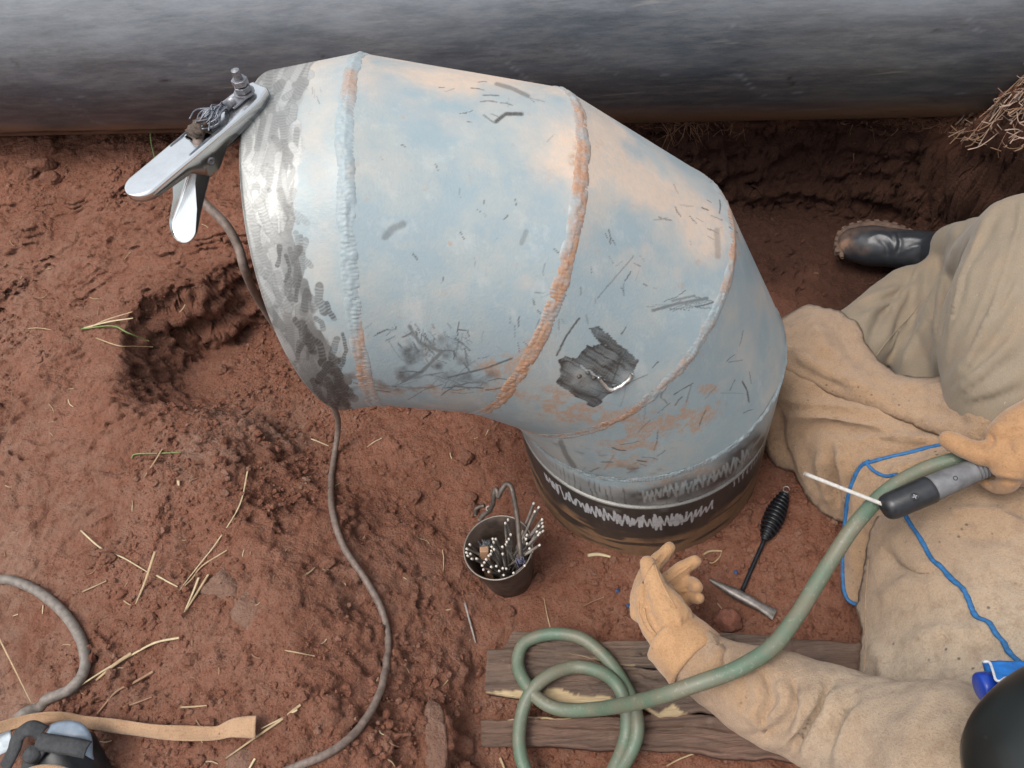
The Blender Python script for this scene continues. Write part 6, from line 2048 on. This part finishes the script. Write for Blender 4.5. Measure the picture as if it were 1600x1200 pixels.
# blue-bordered flap
XC = [(1352, 720), (1372, 714), (1420, 703), (1480, 690), (1500, 700), (1460, 760), (1420, 800), (1385, 850), (1372, 900), (1366, 950), (1345, 949), (1330, 944), (1321, 936), (1316, 915), (1314, 880), (1318, 820), (1324, 772), (1334, 742), (1342, 728)]
CC = [(1352, 720, -.018), (1420, 703, .022), (1480, 690, .062), (1500, 700, .065), (1460, 760, .045), (1420, 800, .0), (1385, 850, -.08), (1366, 950, -.17), (1345, 949, -.192), (1321, 936, -.195), (1314, 880, -.185), (1318, 820, -.14), (1324, 772, -.085), (1342, 728, -.035), (1350, 830, -.115), (1380, 760, -.02), (1345, 900, -.165)]
FC = [([(1385, 735), (1440, 722), (1490, 705)], 7, .006), ([(1340, 760), (1335, 820), (1332, 900)], 8, .004), ([(1365, 780), (1355, 840), (1350, 920)], 9, -.005)]
fl = apron_piece('apron_flap', XC, CC, FC, 660, 'lower flap of the apron edged with blue piping', .004, 5, 1.5)
M_BLUE = simple('blue_piping', (.018, .11, .27), .65, 0, .35, 160, .4, .001)
def bvh_of(o, V=None):
    me = o.data
    v = np.empty(len(me.vertices) * 3, np.float32); me.vertices.foreach_get('co', v)
    v = v.reshape(-1, 3) + origin_of(o)
    return BVHTree.FromPolygons(v.tolist(), [list(p.vertices) for p in me.polygons])
def piping(o, bvh, pl, r, white=False):
    V, F = None, None
    out = []
    for p in catmull(np.array(pl, float), 8):
        d = norm(ray(*p))
        h = bvh.ray_cast(Vector(CAM_LOC), Vector(d))
        if h[0] is not None: out.append(np.array(h[0]) - d * r * .5)
    out = np.array(out)
    k = np.ones(5) / 5
    for i in range(3):
        q = np.pad(out[:, i], 2, mode='edge'); out[:, i] = np.convolve(q, k, 'valid')
    rr = r * (1 + .25 * fbm(np.stack([np.arange(len(out)) * .35, np.zeros(len(out)), np.zeros(len(out))], 1), 2, 5))
    V, F = tube(out, rr, 8, True, .7)
    obj('blue_piping', V, F, M_BLUE, o)
bf = bvh_of(fl)
piping(fl, bf, [(1347, 947), (1332, 942), (1323, 934), (1318, 915), (1317, 880), (1320, 822), (1326, 775), (1336, 744), (1348, 726), (1360, 720)], .0040)
piping(fl, bf, [(1345, 727), (1380, 716), (1420, 707), (1450, 699), (1478, 693)], .0038)
bB = bvh_of(jk)
for pl in ([(1352, 1087), (1400, 1077), (1450, 1081), (1488, 1066)], [(1352, 874), (1349, 912), (1347, 952), (1348, 1010), (1343, 1058)]):
    q_ = draped(bB, [(x + 5, y) for x, y in pl], .0006, .0013)
    if q_: obj('seam', *q_, M_APRON, jk)
piping(jk, bB, [(1412, 798), (1420, 815), (1434, 835), (1444, 852), (1456, 874), (1470, 885), (1486, 904), (1503, 918), (1513, 936), (1520, 955), (1528, 965), (1545, 972), (1556, 990), (1568, 1003), (1577, 1020), (1602, 1042)], .0044)
piping(fl, bf, [(1354, 724), (1366, 736), (1384, 744), (1402, 741), (1416, 746)], .0036)

# ---- left sleeve and open glove
SL = chain([atz(1500, 1215, .15), atz(1420, 1190, .105), atz(1340, 1146, .050), atz(1265, 1112, .020), atz(1190, 1085, -.005), atz(1130, 1058, -.020), atz(1085, 1030, -.030), atz(1062, 1010, -.034)],
           [.115, .100, .082, .075, .068, .058, .050, .046], 28)
Vs, Fs = merged(SL, .006, 5)
FS = [([(1110, 985), (1130, 1010), (1128, 1040), (1100, 1058)], 7, -.008), ([(1098, 985), (1118, 1012), (1115, 1038)], 7, .007), ([(1122, 1000), (1140, 1030), (1150, 1070)], 8, .006), ([(1190, 1050), (1205, 1090), (1190, 1130)], 9, -.005), ([(1178, 1050), (1188, 1090), (1172, 1130)], 9, .006),
      ([(1235, 1060), (1245, 1100), (1215, 1140), (1165, 1150)], 8, -.008), ([(1218, 1062), (1228, 1095), (1200, 1130)], 9, .007), ([(1255, 1060), (1262, 1105), (1240, 1150), (1200, 1165)], 10, .008), ([(1300, 1062), (1280, 1110), (1258, 1150), (1230, 1180)], 8, -.010), ([(1315, 1070), (1300, 1115), (1270, 1165), (1250, 1195)], 10, .010),
      ([(1335, 1085), (1312, 1130), (1292, 1185)], 8, -.010), ([(1350, 1095), (1330, 1140), (1310, 1200)], 11, .009), ([(1280, 1062), (1272, 1090), (1250, 1120)], 7, .005), ([(1140, 1095), (1180, 1125), (1200, 1150)], 9, .005), ([(1150, 1025), (1200, 1048), (1250, 1068)], 9, .003)]
Vs = sculpt(Vs, Fs, FS, [((14, 14, 14), .005, 700), ((34, 34, 34), .0026, 701), ((80, 80, 80), .0010, 703)])
P, _ = project(Vs)
pm = np.clip(sstep(1180, 1330, P[:, 0] + 40 * fbm(Vs * 12, 3, 702)), 0, 1) * .55
sl = obj('leather_sleeve', Vs, Fs, M_APRON, PERSON, attrs={'paint': np.stack([pm, 0 * pm, 0 * pm], 1)})

def z_pts(L): return [atz(x, y, z) for x, y, z in L]
GL = []
# palm and thumb mound, then five separate fingers
GL += chain(z_pts([(1058, 1004, -.035), (1045, 980, -.036), (1032, 955, -.038), (1022, 930, -.042)]), [.040, .043, .043, .036], 22)
GL += chain(z_pts([(1000, 958, -.050), (1003, 930, -.052), (1008, 908, -.056)]), [.018, .020, .019])
GL += chain(z_pts([(1054, 968, -.008), (1040, 944, .000), (1026, 918, .012), (1017, 897, .018), (1012, 881, .018)]), [.031, .028, .0185, .0160, .0138])                 # thumb
GL += chain(z_pts([(1004, 912, -.062), (1017, 890, -.074), (1033, 871, -.078), (1046, 856, -.074)]), [.0170, .0155, .0140, .0112])                                     # index
GL += chain(z_pts([(1022, 930, -.066), (1043, 909, -.068), (1066, 890, -.062), (1086, 877, -.052)]), [.0170, .0160, .0145, .0112])                                     # middle
GL += chain(z_pts([(1028, 942, -.070), (1055, 925, -.078), (1077, 912, -.070), (1089, 917, -.052)]), [.0165, .0150, .0138, .0110])                                     # ring
GL += chain(z_pts([(1034, 954, -.078), (1058, 944, -.086), (1078, 933, -.080), (1091, 935, -.064)]), [.0155, .0135, .0125, .0102])                                     # little
Vg, Fg = merged(GL, .0022, 4)
FG = [([(1000, 935), (1002, 965), (1016, 990), (1034, 1004)], 2.5, -.0035), ([(1008, 950), (1014, 975), (1036, 1002)], 2.2, -.0030), ([(1004, 948), (1009, 972), (1024, 996)], 2.5, .0025), ([(1006, 955), (1012, 950), (1011, 935)], 3, -.004), ([(1012, 905), (1006, 930), (1003, 950)], 3.5, -.004),
      ([(1062, 962), (1064, 980), (1062, 992)], 4, .002), ([(1030, 990), (1045, 985), (1060, 985)], 3, -.0015), ([(1046, 904), (1062, 892), (1078, 884)], 1.8, -.0016), ([(1024, 884), (1034, 872), (1042, 864)], 1.8, -.0014), ([(1010, 890), (1018, 884), (1024, 892)], 2, .0012), ([(1050, 918), (1066, 924), (1082, 922)], 2, .0015)]
Vg = sculpt(Vg, Fg, FG, [((30, 30, 30), .0022, 710), ((70, 70, 70), .0012, 712), ((140, 140, 140), .0005, 711)])
gl = obj('glove', Vg, Fg, M_GLOVE, PERSON)
gl['label'] = 'open tan leather glove with the thumb up'
bg_ = BVHTree.FromPolygons(Vg.tolist(), Fg)
for pl in ([(1024, 884), (1031, 904), (1042, 926), (1056, 950)], [(1040, 913), (1060, 898), (1080, 884)], [(1032, 881), (1042, 868)], [(998, 940), (1000, 962), (1012, 984), (1030, 1000)], [(1007, 950), (1011, 970), (1024, 990), (1040, 1000)], [(1004, 912), (1010, 896), (1020, 880), (1034, 864)]):
    q_ = draped(bg_, pl, .0004, .0013)
    if q_: obj('seam', *q_, M_GLOVE, gl)
# turned-up cuff of the glove
W0, W1 = atz(1050, 993, -.034), atz(1082, 1026, -.030)
D = norm(W1 - W0)
prof = [(-.004, .0425), (-.002, .0470), (.001, .0485), (.010, .0490), (.025, .0505), (.040, .0525), (.052, .0545), (.056, .0540), (.054, .0500)]
V, F = lathe(W0, D, [(a, b) for a, b in prof], 64)
ce = np.array([W0 + D * a for a, b in prof]).repeat(64, 0)
V = V + (V - ce) * (.10 * fbm(V * 22, 3, 715))[:, None]
V = sculpt(V, F.tolist(), [([(1088, 985), (1098, 1005), (1092, 1030), (1075, 1045)], 5, -.006), ([(1020, 1005), (1040, 1020), (1070, 1022)], 6, .003), ([(1040, 1040), (1065, 1045), (1085, 1030)], 6, .004)], [((30, 30, 30), .0016, 716)])
cf = obj('cuff', V, F, M_GLOVE, gl)
solid(cf, .003, -1)

# ---- right glove round the holder
a, D, L, up, sdv = HO
def hp(s, u, v): return a + D * (L * s) + up * u + sdv * v
if (project((a + sdv * .05)[None])[0][0][1]) < project(a[None])[0][0][1]: sdv = -sdv      # sdv: towards the bottom of the photo
GR = []
GR += chain([hp(.86, .030, .012), hp(1.0, .036, .004), hp(1.2, .038, -.006), hp(1.45, .034, -.016)], [.030, .037, .042, .042], 22)       # back of the hand
GR += chain([hp(.93, .028, -.028), hp(1.05, .034, -.030), hp(1.25, .036, -.030)], [.026, .032, .036], 20)
GR += chain([atz(1580, 700, HZ + .055), atz(1548, 708, HZ + .052), atz(1518, 704, HZ + .048), atz(1492, 692, HZ + .044), atz(1482, 687, HZ + .042)], [.026, .021, .0165, .0155, .0145])     # thumb
for k, s in enumerate((.80, .935, 1.06, 1.18)):                                                                                          # fingers closing round the grip
    r = [.0150, .0155, .0150, .0135][k]
    GR += chain([hp(s + .05, .030, .016), hp(s + .02, .014, .031), hp(s, -.008, .034), hp(s - .01, -.028, .020), hp(s - .01, -.032, -.002), hp(s, -.026, -.016)], [r * 1.2, r * 1.1, r, r, r * .95, r * .85])
Vr, Fr = merged(GR, .003, 5)
FR = [([(1535, 705), (1550, 690), (1545, 678)], 4, -.004), ([(1515, 728), (1545, 745), (1580, 752), (1600, 756)], 3, -.003), ([(1520, 722), (1550, 738), (1600, 748)], 4, .002), ([(1560, 680), (1575, 690), (1580, 710)], 6, -.002), ([(1550, 670), (1570, 664), (1600, 668)], 6, .002)]
Vr = sculpt(Vr, Fr, FR, [((40, 40, 40), .0015, 720)])
M_GLOVE2 = suede('glove_suede_soiled', (.30, .165, .080), (.38, .22, .115), (.17, .09, .045), .6)
g2 = obj('glove', Vr, Fr, M_GLOVE2, PERSON)
g2['label'] = 'soiled tan leather glove gripping the electrode holder'
SR = chain([hp(1.45, .034, -.016), atz(1760, 745, HZ + .05), atz(1850, 840, .16), atz(1820, 1000, .17)], [.05, .062, .085, .10], 24)
Vq, Fq = merged(SR, .008, 5)
Vq = sculpt(Vq, Fq, [], [((14, 14, 14), .005, 730)])
obj('leather_sleeve', Vq, Fq, M_APRON, PERSON, attrs={'paint': np.zeros((len(Vq), 3)) + np.array([.3, 0, 0])})

# ---- back and shoulders of the jacket, and the hair under the helmet
JB = chain([(hip + chest) / 2, chest, (chest * .5 + neck * .5)], [.085, .095, .075], 28) + chain([chest, shL], [.072, .062]) + chain([chest, shR], [.072, .062]) + chain([shR, elbR], [.075, .062])
Vj, Fj = merged(JB, .010, 5)
Vj = sculpt(Vj, Fj, [], [((12, 12, 12), .004, 735)])
ob_ = obj('jacket_back', Vj, Fj, M_APRON, PERSON, attrs={'paint': np.zeros((len(Vj), 3)) + np.array([.5, 0, 0])})
V, F = ball(head + np.array([0, -.004, .012]), (.077, .082, .086), 28)
V += .003 * np.stack([vnoise(V * 120, i) for i in range(3)], 1)
obj('hair', V, F, simple('black_hair', (.012, .010, .009), .8, 0, .4, 200, .6, .003), PERSON)

# ---- helmet with its blue sweat band and knob
def helmet():
    c = atz(1748, 1248, .40)
    n = NT('glossy_black_helmet')
    f = n.noise(12, 4)
    n.set(Base_Color=n.mix(n.math('MULTIPLY', n.ramp(n.noise(35, 5, .7), [(.60, 0.0), (.75, 1.0)]), .4), (.010, .012, .012), (.085, .08, .07)), Roughness=n.math('ADD', .22, n.math('MULTIPLY', f, .2)))
    n.bump(n.noise(50, 3), .06, .001)
    ax = norm(atz(1560, 1178, .40) - c)               # towards the front lip
    upv = norm(np.array([0, 0, 1.0]) - ax * ax[2]); sv = np.cross(ax, upv)
    u = np.linspace(0, 2 * np.pi, 72, endpoint=False); v = np.linspace(.0, np.pi * .56, 40)
    U, W = np.meshgrid(v, u, indexing='ij')
    U, W = U.ravel(), W.ravel()
    lx = np.cos(U); ly = np.sin(U) * np.cos(W); lz = np.sin(U) * np.sin(W)
    k = 1 + .06 * np.cos(2 * W) * np.sin(U) ** 2
    e_ = 1.18
    def se(x): return np.sign(x) * np.abs(x) ** e_
    V = c + (se(lx) * .126)[:, None] * ax + (se(ly) * .128 * k)[:, None] * sv + (se(lz) * .105 * k)[:, None] * upv
    h = obj('helmet', V, gridF(40, 72, False, True)[:, ::-1], n.m, PERSON)
    h['label'] = 'glossy black welding helmet seen from above'
    solid(h, .004, 1)
    P = np.array([c + ax * (-.012) + sv * .128 * math.cos(t) + upv * .107 * math.sin(t) for t in np.linspace(0, 2 * np.pi, 60)])
    obj('helmet_rim', *tube(P, .004, 8, False), n.m, h)
    # blue band: a cloth roll with a wavy pale hem
    Mb = simple('blue_cotton', (.012, .155, .50), .75, 0, .3, 70, .35, .002)
    Mk = simple('blue_plastic', (.008, .045, .33), .35, 0, .15, 40, .05)
    zb = .33
    XH = [(1535, 1034), (1548, 1033), (1600, 1036), (1680, 1045), (1680, 1160), (1600, 1160), (1540, 1110), (1541, 1096), (1545, 1088), (1542, 1060), (1537, 1046)]
    CH = [(1535, 1034, zb - .012), (1600, 1036, zb - .02), (1680, 1045, zb - .02), (1680, 1150, zb + .03), (1600, 1150, zb + .03), (1540, 1110, zb - .03), (1543, 1070, zb - .01), (1570, 1070, zb + .015), (1620, 1090, zb + .03)]
    V, F = sheet(XH, CH, 3.5, 1, 740, .012, 5)
    V = sculpt(V, F, [([(1545, 1045), (1550, 1070), (1560, 1090)], 4, -.004), ([(1560, 1070), (1580, 1085), (1600, 1080)], 5, .004), ([(1560, 1100), (1575, 1090), (1590, 1092)], 4, -.003)], [((40, 40, 40), .0015, 741)])
    b = obj('sweat_band', V, F, Mb, h)
    solid(b, .0025, -1)
    XF = [(1536, 1034), (1546, 1035), (1552, 1050), (1556, 1062), (1563, 1064), (1572, 1059), (1582, 1062), (1592, 1070), (1640, 1070), (1640, 1036), (1600, 1033), (1560, 1032)]
    CF = [(1536, 1034, zb + .004), (1556, 1062, zb + .030), (1592, 1070, zb + .036), (1640, 1070, zb + .036), (1640, 1036, zb - .004), (1600, 1034, zb - .004), (1575, 1048, zb + .020)]
    V, F = sheet(XF, CF, 3.5, .5, 745, .0, 5)
    fo = obj('band_flap', V, F, Mb, b)
    solid(fo, .0025, -1)
    P = catmull(on_sheet(CF, [(1536, 1034), (1546, 1035), (1552, 1050), (1556, 1062), (1563, 1064), (1572, 1059), (1582, 1062), (1592, 1070)], .002), 6)
    obj('white_hem', *tube(P, .0014, 8), simple('white_hem_cotton', (.55, .57, .60), .8), b)
    p0, p1 = atz(1529, 1075, zb - .008), atz(1545, 1073, zb - .008)
    d = norm(p1 - p0)
    Lk = np.linalg.norm(p1 - p0)
    V, F = lathe(p0, d, [(0, .0001), (0, .0130), (.001, .0148), (.003, .0158), (Lk * .8, .0160), (Lk, .0160), (Lk + .006, .0145), (Lk + .006, .0001)], 36)
    obj('adjusting_knob', V, F, Mk, h)
helmet()
